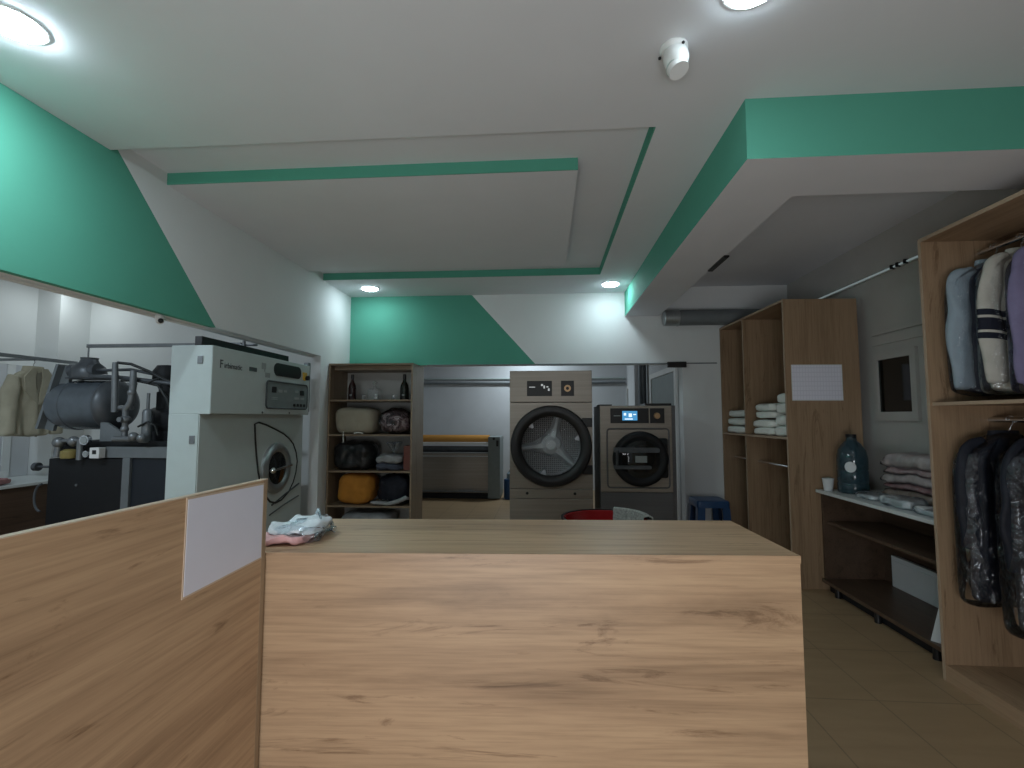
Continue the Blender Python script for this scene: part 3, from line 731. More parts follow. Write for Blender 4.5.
pcy, pcz, pr = 4.085, .955, .195
dr = O('door', MB().lathe([(.14, -2.352), (.165, -2.335), (.195, -2.336), (.215, -2.350), (.219, -2.3725), (.14, -2.3725)], (0, pcy, pcz), 'X', 56), 'galv', t, True, label='round grey metal porthole ring')
O('door_glass', MB().lathe([(.0001, -2.330), (.08, -2.335), (.142, -2.352), (.142, -2.368), (.0001, -2.368)], (0, pcy, pcz), 'X', 40), 'darkglass', dr, True)
O('door_handle', MB().cyl((-2.325, 3.985, .945), (-2.318, 4.258, .965), .010).sphere((-2.33, 3.975, .944), .028).cyl((-2.372, 3.975, .944), (-2.33, 3.975, .944), .014), 'chrome', dr, True)
O('kick_seam', MB().tube([(-2.374, 4.05, .64), (-2.374, 4.25, .70), (-2.374, 4.50, .765)], .008, 8).tube([(-2.374, 4.02, .56), (-2.374, 4.25, .61), (-2.374, 4.50, .65)], .006, 8), 'ink', t, True)
O('top_rail', MB().box(-2.535, 3.27, 1.8975, -2.48, 4.44, 1.985, .004), 'black', t, label='long black rail on top')
O('vent_pipe', MB().cyl((-2.50, 3.78, 1.985), (-2.50, 3.78, 2.03), .012).cyl((-2.62, 3.79, 1.998), (-2.40, 3.80, 1.998), .010), 'pipe', t, True)
O('corner_post', MB().box(-2.37, 4.52, 1.45, -2.32, 4.56, 1.93, .003), 'pipe', t)

# ---------------------------------------------------------------- tank unit at the back of the machine
t = thing('solvent_tank_unit', 'dark grey pressure tank with pumps and pipes on black cabinets', 'machine', (-3.65, 3.9, 0))
TY, TZ = 3.95, 1.505
O('tank', MB().lathe([(.0001, -4.27), (.13, -4.27), (.190, -4.24), (.213, -4.18), (.213, -4.12), (.219, -4.115), (.219, -4.09), (.213, -4.085), (.213, -3.77), (.0001, -3.77)], (0, TY, TZ), 'X', 48), 'tank', t, True)
O('end_cap', MB().lathe([(.219, -3.785), (.222, -3.77), (.214, -3.75), (.195, -3.715), (.145, -3.685), (.06, -3.67), (.0001, -3.668)], (0, TY, TZ), 'X', 48), 'tankdark', t, True, label='domed end cap')
O('tilted_plate', MB().rings([[(-4.315, y, 1.30), (-4.225, y, 1.28), (-4.07, y, 1.845), (-4.16, y, 1.85)] for y in (3.84, 3.87)]).rings([[(-4.325, y, 1.30), (-4.300, y, 1.30), (-4.145, y, 1.85), (-4.17, y, 1.85)] for y in (3.78, 3.87)]), 'frame', t)
pm = O('pump', MB().lathe([(.0001, 1.735), (.125, 1.735), (.13, 1.75), (.125, 1.80), (.115, 1.835), (.07, 1.875), (.06, 1.90), (.065, 1.915), (.0001, 1.922)], (-3.985, 3.9, 0), seg=32).cyl((-4.10, 3.86, 1.80), (-3.86, 3.86, 1.80), .06).box(-4.10, 3.80, 1.725, -3.80, 4.0, 1.742, .004), 'tankdark', t, True)
O('hanger_rod', MB().cyl((-4.0, 3.9, 1.92), (-4.0, 3.9, 2.02), .006).box(-4.01, 3.885, 2.005, -2.601, 3.915, 2.035, .003), 'pipe', pm)
def pipe(pts, r, mat='pipe', name='pipe'):
    return O(name, MB().tube(pts, r, 12), mat, t, True)
pipe([(-3.553, 3.7, 1.85), (-3.545, 3.7, 1.70), (-3.535, 3.7, 1.44)], [.020, .024, .024])
pipe([(-3.39, 3.7, 1.78), (-3.385, 3.7, 1.65), (-3.40, 3.7, 1.52), (-3.44, 3.7, 1.46)], [.022, .026, .024, .022])
pipe([(-3.55, 3.72, 1.475), (-3.40, 3.72, 1.475)], .020)
pipe([(-3.46, 3.72, 1.48), (-3.455, 3.72, 1.36), (-3.455, 3.72, 1.20)], .022)
pipe([(-3.86, 3.80, 1.745), (-3.6, 3.76, 1.735), (-3.3, 3.76, 1.70), (-2.98, 3.8, 1.66)], .018, 'tankdark')
pipe([(-3.86, 3.85, 1.80), (-3.5, 3.8, 1.80), (-3.30, 3.8, 1.76)], .013, 'tankdark')
vv = O('valve', MB().sphere((-3.456, 3.72, 1.38), .042, (1, 1, .8)).sphere((-3.457, 3.72, 1.30), .030).cyl((-3.456, 3.66, 1.38), (-3.456, 3.72, 1.38), .02).cyl((-3.52, 3.69, 1.222), (-3.37, 3.69, 1.222), .022).sphere((-3.35, 3.69, 1.24), .038), 'pipe', t, True)
O('valve', MB().sphere((-3.393, 3.70, 1.60), .032).cyl((-3.393, 3.70, 1.66), (-3.393, 3.70, 1.68), .034), 'pipe', t, True)
O('valve', MB().cyl((-3.30, 3.7, 1.22), (-3.24, 3.7, 1.22), .03).sphere((-3.27, 3.68, 1.23), .034), 'pipe', t, True)
pipe([(-3.55, 3.72, 1.85), (-3.45, 3.74, 1.84), (-3.32, 3.78, 1.78), (-3.22, 3.8, 1.72), (-3.12, 3.82, 1.68), (-3.06, 3.84, 1.74)], .012, 'rubber', 'hose')
pipe([(-3.30, 3.76, 1.68), (-3.2, 3.74, 1.66), (-3.12, 3.74, 1.55), (-3.08, 3.76, 1.42)], .012, 'rubber', 'hose')
pipe([(-3.36, 3.74, 1.32), (-3.28, 3.74, 1.36), (-3.22, 3.75, 1.33), (-3.20, 3.76, 1.25)], .008, 'rubber', 'hose')
pipe([(-3.52, 3.73, 1.70), (-3.40, 3.73, 1.70), (-3.30, 3.74, 1.68), (-3.22, 3.76, 1.72)], .009, 'rubber', 'hose')
O('filter_cylinder', MB().lathe([(.0001, 1.20), (.035, 1.20), (.038, 1.22), (.038, 1.44), (.03, 1.46), (.012, 1.47), (.012, 1.60), (.0001, 1.60)], (-3.325, 3.79, 0), seg=24), 'pipe', t, True)
mo = O('motor', MB().lathe([(.0001, 1.70), (.10, 1.70), (.11, 1.73), (.11, 1.80), (.08, 1.85), (.0001, 1.86)], (-3.34, 4.0, 0), seg=28).cyl((-3.34, 4.0, 1.56), (-3.34, 4.0, 1.70), .06), 'blackmatt', t, True)
O('motor', MB().lathe([(.0001, -3.46), (.11, -3.46), (.125, -3.43), (.125, -3.0), (.0001, -3.0)], (0, 4.0, 1.36), 'X', 28).box(-3.42, 3.9, 1.15, -3.05, 4.1, 1.28), 'blackmatt', t, True)
O('motor_stand', MB().box(-3.38, 3.93, 1.44, -3.0, 4.12, 1.62, .01), 'blackmatt', t)
O('gusset', MB().prism([(-3.75, 1.355), (-3.70, 1.355), (-3.46, 1.215), (-3.46, 1.195), (-3.75, 1.195)], 'Y', 3.80, 3.825), 'frame', t)
for gx, gz, gr in ((-3.755, 1.212, .040), (-3.735, 1.10, .026)):
    g = O('gauge', MB().cyl((gx, 3.665, gz), (gx, 3.70, gz), gr, seg=24), 'chrome', t, True)
    O('gauge_face', MB().cyl((gx, 3.662, gz), (gx, 3.6649, gz), gr * .75, seg=24), 'ink_light', g)
O('fitting', MB().sphere((-4.03, 3.72, 1.19), .045).sphere((-3.90, 3.72, 1.20), .042).cyl((-4.04, 3.72, 1.07), (-4.03, 3.72, 1.19), .024).cyl((-3.82, 3.70, 1.05), (-3.82, 3.70, 1.22), .022).cyl((-4.03, 3.72, 1.20), (-3.82, 3.70, 1.21), .016), 'pipe', t, True)
O('oil_cup', MB().lathe([(.0001, 1.062), (.055, 1.062), (.06, 1.075), (.06, 1.12), (.03, 1.135), (.0001, 1.135)], (-3.93, 3.72, 0), seg=24), 'oil', t, True, label='small dull yellow cup')
th = O('thermostat', MB().box(-3.695, 3.66, 1.066, -3.612, 3.72, 1.152, .004), 'plastic_white', t, label='small white thermostat box')
O('thermostat_screen', MB().box(-3.668, 3.657, 1.10, -3.636, 3.6599, 1.132), 'black', th)
O('base_plate', MB().box(-4.05, 3.79, 1.157, -2.62, 4.2, 1.197, .004), 'blackmatt', t)
O('frame', MB().box(-3.64, 3.735, 1.065, -2.62, 3.78, 1.155, .003).box(-3.475, 3.735, .02, -3.41, 3.80, 1.065, .003), 'frame', t)
O('frame_shelf', MB().box(-4.13, 3.80, 1.06, -2.62, 4.22, 1.156), 'blackmatt', t)
cb = O('cabinet', MB().box(-4.13, 3.74, .02, -3.478, 4.2, 1.055, .006), 'blackmatt', t)
O('cabinet_lock', MB().cyl((-3.87, 3.733, .84), (-3.87, 3.74, .84), .010), 'pipe', cb)
O('lower_panel', MB().box(-3.41, 3.76, .02, -2.62, 3.79, 1.064), 'navy', t)
O('hand_wheel', MB().cyl((-4.26, 3.76, .985), (-4.13, 3.76, .985), .010).cyl((-4.275, 3.76, .985), (-4.24, 3.76, .985), .035).tube([(-4.135 - .06 * math.sin(a), 3.70, .74 + .11 * math.cos(a)) for a in [PI * k / 10 for k in range(11)]], .009, 8), 'tankdark', t, True)

# ---------------------------------------------------------------- annex furniture
t = thing('hanging_rail', 'long grey metal clothes rail above the annex table', 'rail', (-4.9, 3.8, 1.95))
O('rail', MB().box(-4.92, 2.6, 1.945, -4.885, 4.655, 1.978, .004), 'pipe', t)
O('wall_bracket', MB().box(-5.389, 4.30, 1.95, -4.92, 4.325, 1.974, .003), 'pipe', t)
O('wall_bracket', MB().box(-5.389, 2.8, 1.95, -4.92, 2.825, 1.974, .003), 'pipe', t)
t = thing('work_table', 'dark wooden table with pale top in the white annex', 'table', (-5.0, 3.6, 0))
O('top', MB().box(-5.372, 2.4, .775, -4.69, 4.645, .80, .003), 'laminate', t)
O('body', MB().box(-5.36, 2.42, .02, -4.71, 4.64, .774), 'darkwood', t)
def resample(P, rad, n):
    P = [Vector(p) for p in P]; out, rr = [], []
    for k in range(n):
        f = k / (n - 1) * (len(P) - 1); i = min(int(f), len(P) - 2); u = f - i
        a, b_, c_, d = P[max(i - 1, 0)], P[i], P[i + 1], P[min(i + 2, len(P) - 1)]
        out.append(.5 * ((2 * b_) + (c_ - a) * u + (2 * a - 5 * b_ + 4 * c_ - d) * u * u + (3 * b_ - a - 3 * c_ + d) * u ** 3))
        rr.append(rad[i] * (1 - u) + rad[i + 1] * u)
    return out, rr
def jacket(name, label, cx, cy, ztop, face, w, h, dpt, mat, matin, seedv):
    """hip-length jacket on a hanger; the front looks along +X (face='X') or -Y"""
    def T(u, v, z): return (cx + v, cy + u, z) if face == 'X' else (cx + u, cy - v, z)
    j = thing(name, label, 'jacket', T(0, 0, ztop - h))
    N = 40
    def ring(z, a, b, sk=0., k=0.):
        R = []
        for i in range(N):
            th = 2 * PI * i / N
            c_, s_ = math.cos(th), math.sin(th)
            r = (abs(c_) ** 2.6 + abs(s_) ** 2.6) ** (-1 / 2.6)
            rp = 1 + k * .10 * math.sin(5 * th + seedv) + k * .06 * math.sin(9 * th + seedv * 2 + z * 9)
            wv = (.022 * math.sin(c_ * 7 + z * 5 + seedv) + .014 * math.sin(c_ * 13 - z * 11)) * min(1, max(0, (ztop - z) / h * 2))
            R.append(T(a * r * c_ + sk, b * r * s_ * rp + wv, z))
        return R
    sec = [(0, .96, 1.0, 1), (.10, .97, 1.0, 1), (.30, .98, .95, .9), (.5, .97, .92, .7), (.70, .98, .9, .5), (.84, 1.0, .8, .3), (.91, .93, .66, .2), (.955, .70, .55, .1), (.985, .42, .5, 0), (1.0, .25, .45, 0)]
    O('body', MB().rings([ring(ztop - h + f * h, w / 2 * a, dpt / 2 * b, 0, k) for f, a, b, k in sec]).wrinkle(.007, 10, 2), mat, j, 'all', sub=1)
    for s in (-1, 1):
        pts = [(s * w * .42, 0, ztop - .11 * h), (s * w * .53, .01, ztop - .32 * h), (s * w * .57, .025, ztop - .60 * h), (s * w * .60, .03, ztop - .98 * h)]
        pts, rad = resample([T(*p) for p in pts], [dpt * .42, dpt * .50, dpt * .46, dpt * .40], 20)
        O('sleeve', MB().tube(pts, rad, 20).wrinkle(.014, 9, s), mat, j, 'all', sub=1)
        O('lapel', MB().rings([[T(s * a, dpt * .46 + dd, z) for dd in (0, .012)] + [T(s * b, dpt * .50 + dd, z) for dd in (.012, 0)] for a, b, z in ((.02, .07, ztop + .01), (.035, .135, ztop - .12 * h), (.02, .12, ztop - .32 * h), (.004, .012, ztop - .52 * h))]), mat, j, True)
    O('lining', MB().rings([[T(u, dpt * q, z) for u, q in ((-a, .44), (a, .44), (a, .472), (-a, .472))] for a, z in ((.085, ztop - .02), (.06, ztop - .14 * h), (.012, ztop - .40 * h))]), matin, j)
    O('placket', MB().rings([[T(u, dpt * q, z) for u, q in ((.0, .46), (.016, .46), (.016, .51), (.0, .51))] for z in (ztop - .5 * h, ztop - h)]), matin, j)
    O('collar', MB().rings([[T(.085 * math.cos(a) * k, .055 * math.sin(a) * k, z) for a in [2 * PI * i / 20 for i in range(20)]] for k, z in ((1.15, ztop - .03), (1.0, ztop + .03), (.86, ztop + .03), (.8, ztop - .02))], False, False), mat, j, True)
    O('hanger', MB().tube([T(0, 0, ztop + .0), T(0, 0, ztop + .05), T(.0, .014, ztop + .075), T(0, .0, ztop + .09)], .004, 8), 'chrome', j, True)
    return j
jacket('jacket', 'khaki cotton jacket hanging from the rail in the white annex', -4.90, 4.235, 1.852, 'X', .36, .64, .13, 'khaki', 'khaki_in', 1.3)
t = thing('laundry_bundle', 'white cloth bundle on red folded cloth at the annex table edge', 'laundry', (-4.93, 3.80, .8005))
O('red_cloth', MB().soft((-4.92, 3.82, .8005), (.38, .42, .07), 31, 3.4, .02, 14, 8), 'rosecloth', t, True)
O('white_cloth', MB().soft((-4.94, 3.79, .873), (.34, .40, .14), 32, 2.6, .03, 16, 8), 'whitecloth', t, True)
solo('small_box', MB().box(-5.34, 4.28, .8005, -5.25, 4.36, .86, .006).box(-5.338, 4.282, .86, -5.252, 4.358, .868, .003), 'plastic_white', 'small white box on the annex table by the wall', 'box', (-5.3, 4.32, .8005))

# ---------------------------------------------------------------- room behind: ironer etc.
t = thing('roller_ironer', 'long grey roller ironing machine with orange top in the rear room', 'ironer', (-1.7, 8.4, 0))
O('end_housing', MB().box(-1.0, 8.2, .02, -.795, 8.85, 1.06, .01), 'machine_panel', t)
O('padded_roll', MB().cyl((-2.5, 8.42, 1.0), (-1.0, 8.42, 1.0), .085, seg=32), 'orange', t, True, label='orange padded roller')
O('white_bar', MB().box(-2.5, 8.22, .925, -1.001, 8.30, .965, .006), 'plastic_white', t)
O('roller', MB().cyl((-2.5, 8.36, .84), (-1.0, 8.36, .84), .055, seg=28), 'tankdark', t, True)
O('feed_board', MB().box(-2.5, 8.20, .735, -1.001, 8.45, .775, .006).box(-2.5, 8.23, .68, -1.001, 8.3, .72, .004), 'steel', t)
O('front_panel', MB().box(-2.5, 8.28, .10, -1.001, 8.33, .68, .004), 'steel', t)
O('foot_bar', MB().cyl((-2.5, 8.20, .135), (-1.0, 8.20, .135), .014).box(-1.5, 8.19, .125, -1.25, 8.21, .165, .004), 'pipe', t, True)
O('switch', MB().cyl((-.90, 8.19, 1.03), (-.90, 8.2, 1.03), .022).box(-.86, 8.198, .9, -.82, 8.2, 1.0), 'black', t, True)
O('legs_plinth', MB().box(-2.5, 8.3, .0, -.82, 8.8, .10), 'blackmatt', t)
solo('plastic_drum', MB().lathe([(.0001, 0), (.135, 0), (.14, .01), (.14, .32), (.132, .335), (.0001, .335)], (-.60, 8.35, 0), seg=32), 'blueplastic', 'dark blue plastic drum on the floor between ironer and dryer', 'drum', (-.60, 8.35, 0), None, True)
t = thing('detergent_bottle', 'pale blue detergent bottle standing on the dark blue drum', 'bottle', (-.63, 8.33, .336))
O('body', MB().lathe([(.0001, .336), (.055, .336), (.06, .345), (.06, .43), (.03, .465), (.02, .475), (.02, .485), (.0001, .485)], (-.63, 8.33, 0), seg=24), 'bluecloth', t, True)
O('cap', MB().cyl((-.63, 8.33, .485), (-.63, 8.33, .515), .022), 'plastic_white', t, True)
solo('upper_conduit', MB().cyl((-2.58, 9.37, 2.15), (1.52, 9.37, 2.15), .016).box(-.70, 9.355, 2.13, -.66, 9.399, 2.19), 'machine', 'upper of two thin grey pipes along the rear wall', 'pipe', (-.5, 9.37, 2.15), 'pipes on the rear wall', True)
solo('lower_conduit', MB().cyl((-2.58, 9.36, 2.065), (1.52, 9.36, 2.065), .022).box(-.70, 9.34, 2.04, -.66, 9.399, 2.09), 'frame', 'lower and darker of two thin pipes along the rear wall', 'pipe', (-.5, 9.36, 2.065), 'pipes on the rear wall', True)
solo('vertical_pipe', MB().cyl((1.475, 7.5, 0), (1.475, 7.5, 2.84), .06).cyl((1.475, 7.5, .3), (1.475, 7.5, .36), .068), 'tankdark', 'dark vertical pipe beside the white door frame in the rear room', 'pipe', (1.475, 7.5, 0), None, True)

# blue stool
t = thing('plastic_stool', 'dark blue plastic stool by the wall beside the wardrobe', 'stool', (1.70, 5.27, 0))
def sqz(w_, z_, r_=.03): return [(1.70 + u, 5.27 + v, z_) for u, v in rrect(-w_, -w_, w_, w_, r_, 4)]
O('seat', MB().rings([sqz(.165, .47), sqz(.165, .52), sqz(.158, .538), sqz(.145, .542), sqz(.05, .539)]), 'blueplastic', t, True)
for sx in (-1, 1):
    for sy in (-1, 1):
        R = []
        for k, z in ((.185, 0), (.160, .47)):
            R.append([(1.70 + sx * k, 5.27 + sy * k, z), (1.70 + sx * (k - .075), 5.27 + sy * k, z), (1.70 + sx * (k - .075), 5.27 + sy * (k - .018), z), (1.70 + sx * (k - .018), 5.27 + sy * (k - .018), z), (1.70 + sx * (k - .018), 5.27 + sy * (k - .075), z), (1.70 + sx * k, 5.27 + sy * (k - .075), z)])
        O('leg', MB().rings(R), 'blueplastic', t)

# ---------------------------------------------------------------- far wardrobe
WR = math.radians(2.0)
t = thing('wardrobe', 'tall open two-bay oak wardrobe holding white towels, sheet on its side', 'wardrobe', (2.006, 4.176, 0), WR)
Hh, Dd, Ln = 2.40, .61, 1.365
O('side_panel', MB().box(0, 0, 0, Dd, .02, Hh), 'robeZ', t, local=True)
O('side_panel', MB().box(0, Ln - .02, 0, Dd, Ln, Hh), 'robeZ', t, local=True)
O('divider', MB().box(.001, .775, .08, Dd - .01, .795, Hh - .02), 'robeZ', t, local=True)
O('top', MB().box(0, .0205, Hh - .02, Dd, Ln - .0205, Hh), 'robeY', t, local=True)
O('back_panel', MB().box(Dd - .01, .0205, .08, Dd, Ln - .0205, Hh - .0205), 'robeZ', t, local=True)
O('plinth', MB().box(.02, .0205, 0, .04, Ln - .0205, .08), 'robeY', t, local=True)
O('front_edge', MB().box(-.0012, 0, 0, -.0002, .02, Hh).box(-.0012, .775, .08, -.0002, .795, Hh).box(-.0012, .0205, Hh - .02, -.0002, Ln, Hh).box(-.0012, .0205, 1.212, -.0002, Ln - .02, 1.23), 'robe_edge', t, local=True, label='pale edge band')
for a, b_ in ((.0205, .7745), (.7955, Ln - .0205)):
    O('shelf', MB().box(.0, a, 1.212, Dd - .011, b_, 1.23), 'robeY', t, local=True)
    O('bottom_shelf', MB().box(.0, a, .062, Dd - .011, b_, .08), 'robeY', t, local=True)
    O('hanging_rod', MB().cyl((.12, a, .965), (.12, b_, .965), .013), 'chrome', t, True, local=True)
WM = Matrix.Translation((2.006, 4.176, 0)) @ Matrix.Rotation(WR, 4, 'Z')
def towel(lx, ly, z, sx, sy, sz, seed, label, grp):
    p = WM @ Vector((lx, ly, z))
    b = thing('folded_towel', label, 'towel', p, WR, grp)
    n = 2 if sz > .09 else 1
    for k in range(n):
        O('fold', MB().soft((random.uniform(-.008, .008), random.uniform(-.008, .008), k * sz / n), (sx, sy, sz / n), seed + k, 5, .009, 10, 9), 'towel', b, True, local=True)
gf, gn = 'towels in the far bay of the wardrobe', 'towels in the near bay of the wardrobe'
z = 1.2305
towel(.185, 1.07, z, .36, .50, .075, 40, 'bottom towel of the stack in the wardrobe bay by the wall', gf)
towel(.185, 1.07, z + .084, .35, .50, .075, 43, 'middle towel of the stack in the wardrobe bay by the wall', gf)
towel(.19, 1.06, z + .168, .34, .48, .075, 46, 'topmost towel of the stack in the wardrobe bay by the wall', gf)
towel(.19, .52, z, .33, .37, .145, 50, 'lower towel of the shorter stack in the wardrobe bay near the sheet', gn)
towel(.20, .52, z + .158, .32, .35, .135, 54, 'upper towel of the shorter stack in the wardrobe bay near the sheet', gn)
towel(.20, .18, z, .33, .27, .185, 58, 'lower towel of the tallest stack, beside the wardrobe end panel', gn)
towel(.20, .175, z + .198, .32, .25, .18, 62, 'upper towel of the tallest stack, beside the wardrobe end panel', gn)
pt = thing('printed_notice', 'white printed sheet with faint grid taped to the wardrobe end panel', 'notice', WM @ Vector((.255, -.002, 1.54)), WR)
O('backing', MB().box(-.209, -.0015, -.003, .209, 0, .299), 'paper', pt, local=True)
O('print', MB().box(-.203, -.0024, .003, .203, -.0016, .293), 'printed', pt, local=True)

# ---------------------------------------------------------------- low unit between the wardrobes
t = thing('low_shelf_unit', 'low dark oak shelf unit with white top between the two wardrobes', 'shelf unit', (2.45, 3.5, 0))
lx, ly0, ly1 = 2.215, 2.84, 4.168
O('top', MB().box(lx - .012, ly0, .783, 2.715, ly1, .808, .002, 1), 'laminate', t, label='white laminate top')
O('side_panel', MB().box(lx + .03, ly1 - .02, .075, 2.70, ly1, .782), 'darkwood', t)
O('side_panel', MB().box(lx, ly0, .075, 2.70, ly0 + .02, .782), 'darkwood', t)
O('back_panel', MB().box(2.70, ly0, .075, 2.71, ly1, .782), 'darkwood', t)
O('shelf', MB().box(lx + .06, ly0 + .021, .535, 2.70, ly1 - .021, .556), 'darkwood', t)
O('bottom_shelf', MB().box(lx, ly0 + .021, .075, 2.70, ly1 - .021, .10), 'darkwood', t)
O('plinth', MB().box(lx + .06, ly0 + .02, .0, lx + .08, ly1 - .02, .074), 'blackmatt', t)
for y in (3.05, 3.55, 4.0):
    O('foot', MB().cyl((lx + .035, y, 0), (lx + .035, y, .075), .022, .018), 'black', t, True)
solo('paper_cup', MB().lathe([(.0001, 0), (.030, 0), (.042, .095), (.044, .098), (.0405, .098), (.028, .004), (.0001, .004)], (2.262, 4.09, .8085), seg=28), 'paper', 'white paper cup beside the blue water bottle', 'cup', (2.262, 4.09, .8085), None, True)
t = thing('water_bottle', 'large blue plastic water bottle with round white label beside a cup', 'bottle', (2.395, 3.99, .8085))
bo = (2.395, 3.99, .8085)
O('body', MB().lathe([(.0001, 0), (.098, 0), (.104, .015), (.104, .07), (.099, .08), (.104, .09), (.104, .17), (.099, .18), (.104, .19), (.103, .27), (.093, .33), (.06, .385), (.038, .405), (.034, .43), (.0001, .43)], bo, seg=40, ripple=lambda a, h: .02 * math.sin(6 * a)), 'bluewater', t, True)
O('cap', MB().cyl((2.395, 3.99, 1.239), (2.395, 3.99, 1.264), .036), 'blackmatt', t, True)
b = bmesh.new(); bmesh.ops.create_cone(b, cap_ends=True, segments=28, radius1=.042, radius2=.040, depth=.006)
mb = MB(); mb.add(b, Matrix.Translation((2.330, 3.906, 1.015)) @ Matrix.Rotation(math.radians(-38), 4, 'Z') @ Matrix.Rotation(PI / 2, 4, 'X') @ Matrix.Diagonal((.9, 1, 1, 1)))
O('round_label', mb, 'paper', t, True, label='round white label')
t_labels = ['tan folded clothes in film at the bottom of the pile on the low unit', 'rosy folded clothes in film, second from the bottom of the pile', 'pale folded clothes in film in the middle of the pile', 'paler rosy clothes just under the topmost packet of the pile', 'pale pink folded clothes on top of the pile on the low unit']
def iface(u, v, k):
    """height of the surface between two packets of the pile: wavy, drooping more towards the top"""
    w_ = noise.noise(Vector((u * 1.3 + 3, v * 2.2 + k * .35, k * .3))) * .016 * min(1, k) + noise.noise(Vector((u * 3 + 9, v * 6, k * 1.7))) * .007 * min(1, k)
    return (0, .082, .128, .202, .252, .345)[k] + w_ - .009 * k * (max(0, abs(u) - .4) ** 2 + max(0, abs(v) - .5) ** 2) * 2
def packet(k, grow):
    m_ = MB(); n, m2 = 16, 40; R = []
    ex = (.100, .094, .098, .092, .096)[k] + grow; ey = (.335, .32, .335, .31, .33)[k] + grow
    top, bot = {}, {}
    for a in range(n + 1):
        for b_ in range(m2 + 1):
            u, v = -1 + 2 * a / n, -1 + 2 * b_ / m2
            q = max(0., 1 - max(abs(u), abs(v)) ** 14) ** .5 * .72 + .28
            jx = .010 * noise.noise(Vector((u * 2, v * 7, k * 2.1))); jy = .018 * noise.noise(Vector((u * 5, v * 2, k * 3.3 + 5)))
            X_, Y_ = (u * ex + jx) / .1, (v * ey + jy) / .33
            lo_, hi_ = iface(X_, Y_, k) + .005 - grow * .4, iface(X_, Y_, k + 1) - .005 + grow * .4
            md, hf = (lo_ + hi_) / 2, (hi_ - lo_) / 2 * q
            top[a, b_] = m_.bm.verts.new((u * ex + jx, v * ey + jy, md + hf)); bot[a, b_] = m_.bm.verts.new((u * ex + jx, v * ey + jy, max(.0005, md - hf)))
    for a in range(n):
        for b_ in range(m2):
            m_.bm.faces.new((top[a, b_], top[a + 1, b_], top[a + 1, b_ + 1], top[a, b_ + 1])); m_.bm.faces.new((bot[a, b_], bot[a, b_ + 1], bot[a + 1, b_ + 1], bot[a + 1, b_]))
    rim = [(a, 0) for a in range(n)] + [(n, b_) for b_ in range(m2)] + [(a, m2) for a in range(n, 0, -1)] + [(0, b_) for b_ in range(m2, 0, -1)]
    for p_, q_ in zip(rim, rim[1:] + rim[:1]): m_.bm.faces.new((top[p_], bot[p_], bot[q_], top[q_]))
    return m_
for k, (lb, mt) in enumerate(zip(t_labels, ('tancloth', 'rosecloth', 'palepink', 'palerose', 'palepink'))):
    b = thing('clothes_packet', lb, 'clothes', (2.555, 3.42, .8085), 0, 'wrapped clothes piled on the low unit')
    O('clothes', packet(k, 0), mt, b, 'all', local=True)
    O('plastic_film', packet(k, .004), 'film_soft', b, 'all', local=True)
for k, (x, y, sx, sy, sz, lb) in enumerate(((2.355, 3.70, .15, .18, .035, 'flat white packet on the low unit nearest the blue bottle'), (2.345, 3.40, .15, .30, .055, 'flat white packet on the low unit in front of the pink pile'), (2.33, 3.06, .15, .28, .04, 'flat white packet on the low unit by the tall cabinet'))):
    b = thing('white_packet', lb, 'packet', (x, y, .8085), random.uniform(-.08, .08), 'flat white packets on the low unit')
    O('paper', MB().soft((0, 0, 0), (sx, sy, sz), 90 + k, 5, .012, 10, 9), 'paper', b, True, local=True)
    O('plastic_film', MB().soft((0, 0, 0), (sx * 1.06, sy * 1.06, sz + .006), 95 + k, 5, .014, 10, 10), 'film_soft', b, True, local=True)
solo('black_bag', MB().soft((2.69, 3.30, .8085), (.035, .60, .36), 99, 6, .005, 12, 6), 'blackbag', 'black bag standing behind the pile against the wall', 'bag', (2.69, 3.30, .8085), None, True)
solo('white_board', MB().box(2.655, 3.05, .1005, 2.685, 4.0, .335, .003).box(2.65, 3.06, .29, 2.655, 3.99, .30), 'greywall', 'white board standing at the back of the lowest shelf', 'board', (2.67, 3.5, .1005))
b = MB().rings([[(2.245, 2.875, .1008), (2.247, 2.875, .1008), (2.42, 2.885, .1008), (2.418, 2.89, .1008)], [(2.335, 2.868, .40), (2.337, 2.868, .40), (2.46, 2.875, .40), (2.458, 2.88, .40)]])
b = MB().rings([[(2.225, 3.06, .1008), (2.228, 3.055, .1008), (2.335, 2.90, .1008), (2.332, 2.905, .1008)], [(2.285, 3.02, .42), (2.288, 3.015, .42), (2.375, 2.89, .42), (2.372, 2.895, .42)]])
solo('leaning_card', b, 'paper', 'white card leaning in the low unit beside the tall cabinet', 'card', (2.28, 2.98, .1008))

# ---------------------------------------------------------------- near tall cabinet with hanging clothes
t = thing('clothes_cabinet', 'tall open oak cabinet of plastic-wrapped clothes cut by the picture edge', 'cabinet', (2.42, 2.0, 0))
nx, ny0, ny1 = 2.112, .7, 2.83
O('side_panel', MB().box(nx, ny1 - .02, 0, 2.70, ny1, 2.405), 'robeZ', t)
O('side_panel', MB().box(nx, ny0, 0, 2.70, ny0 + .02, 2.405), 'robeZ', t)
O('top', MB().box(nx, ny0 + .0205, 2.385, 2.70, ny1 - .0205, 2.405), 'robeY', t)
O('back_panel', MB().box(2.69, ny0 + .0205, .08, 2.70, ny1 - .0205, 2.384), 'robeZ', t)
O('shelf', MB().box(nx + .012, ny0 + .0205, 1.462, 2.689, ny1 - .0205, 1.480), 'robeY', t)
O('bottom_board', MB().box(nx + .002, ny0 + .0205, .0, nx + .02, ny1 - .0205, .085).box(nx + .02, ny0 + .0205, .065, 2.689, ny1 - .0205, .085), 'robeY', t)
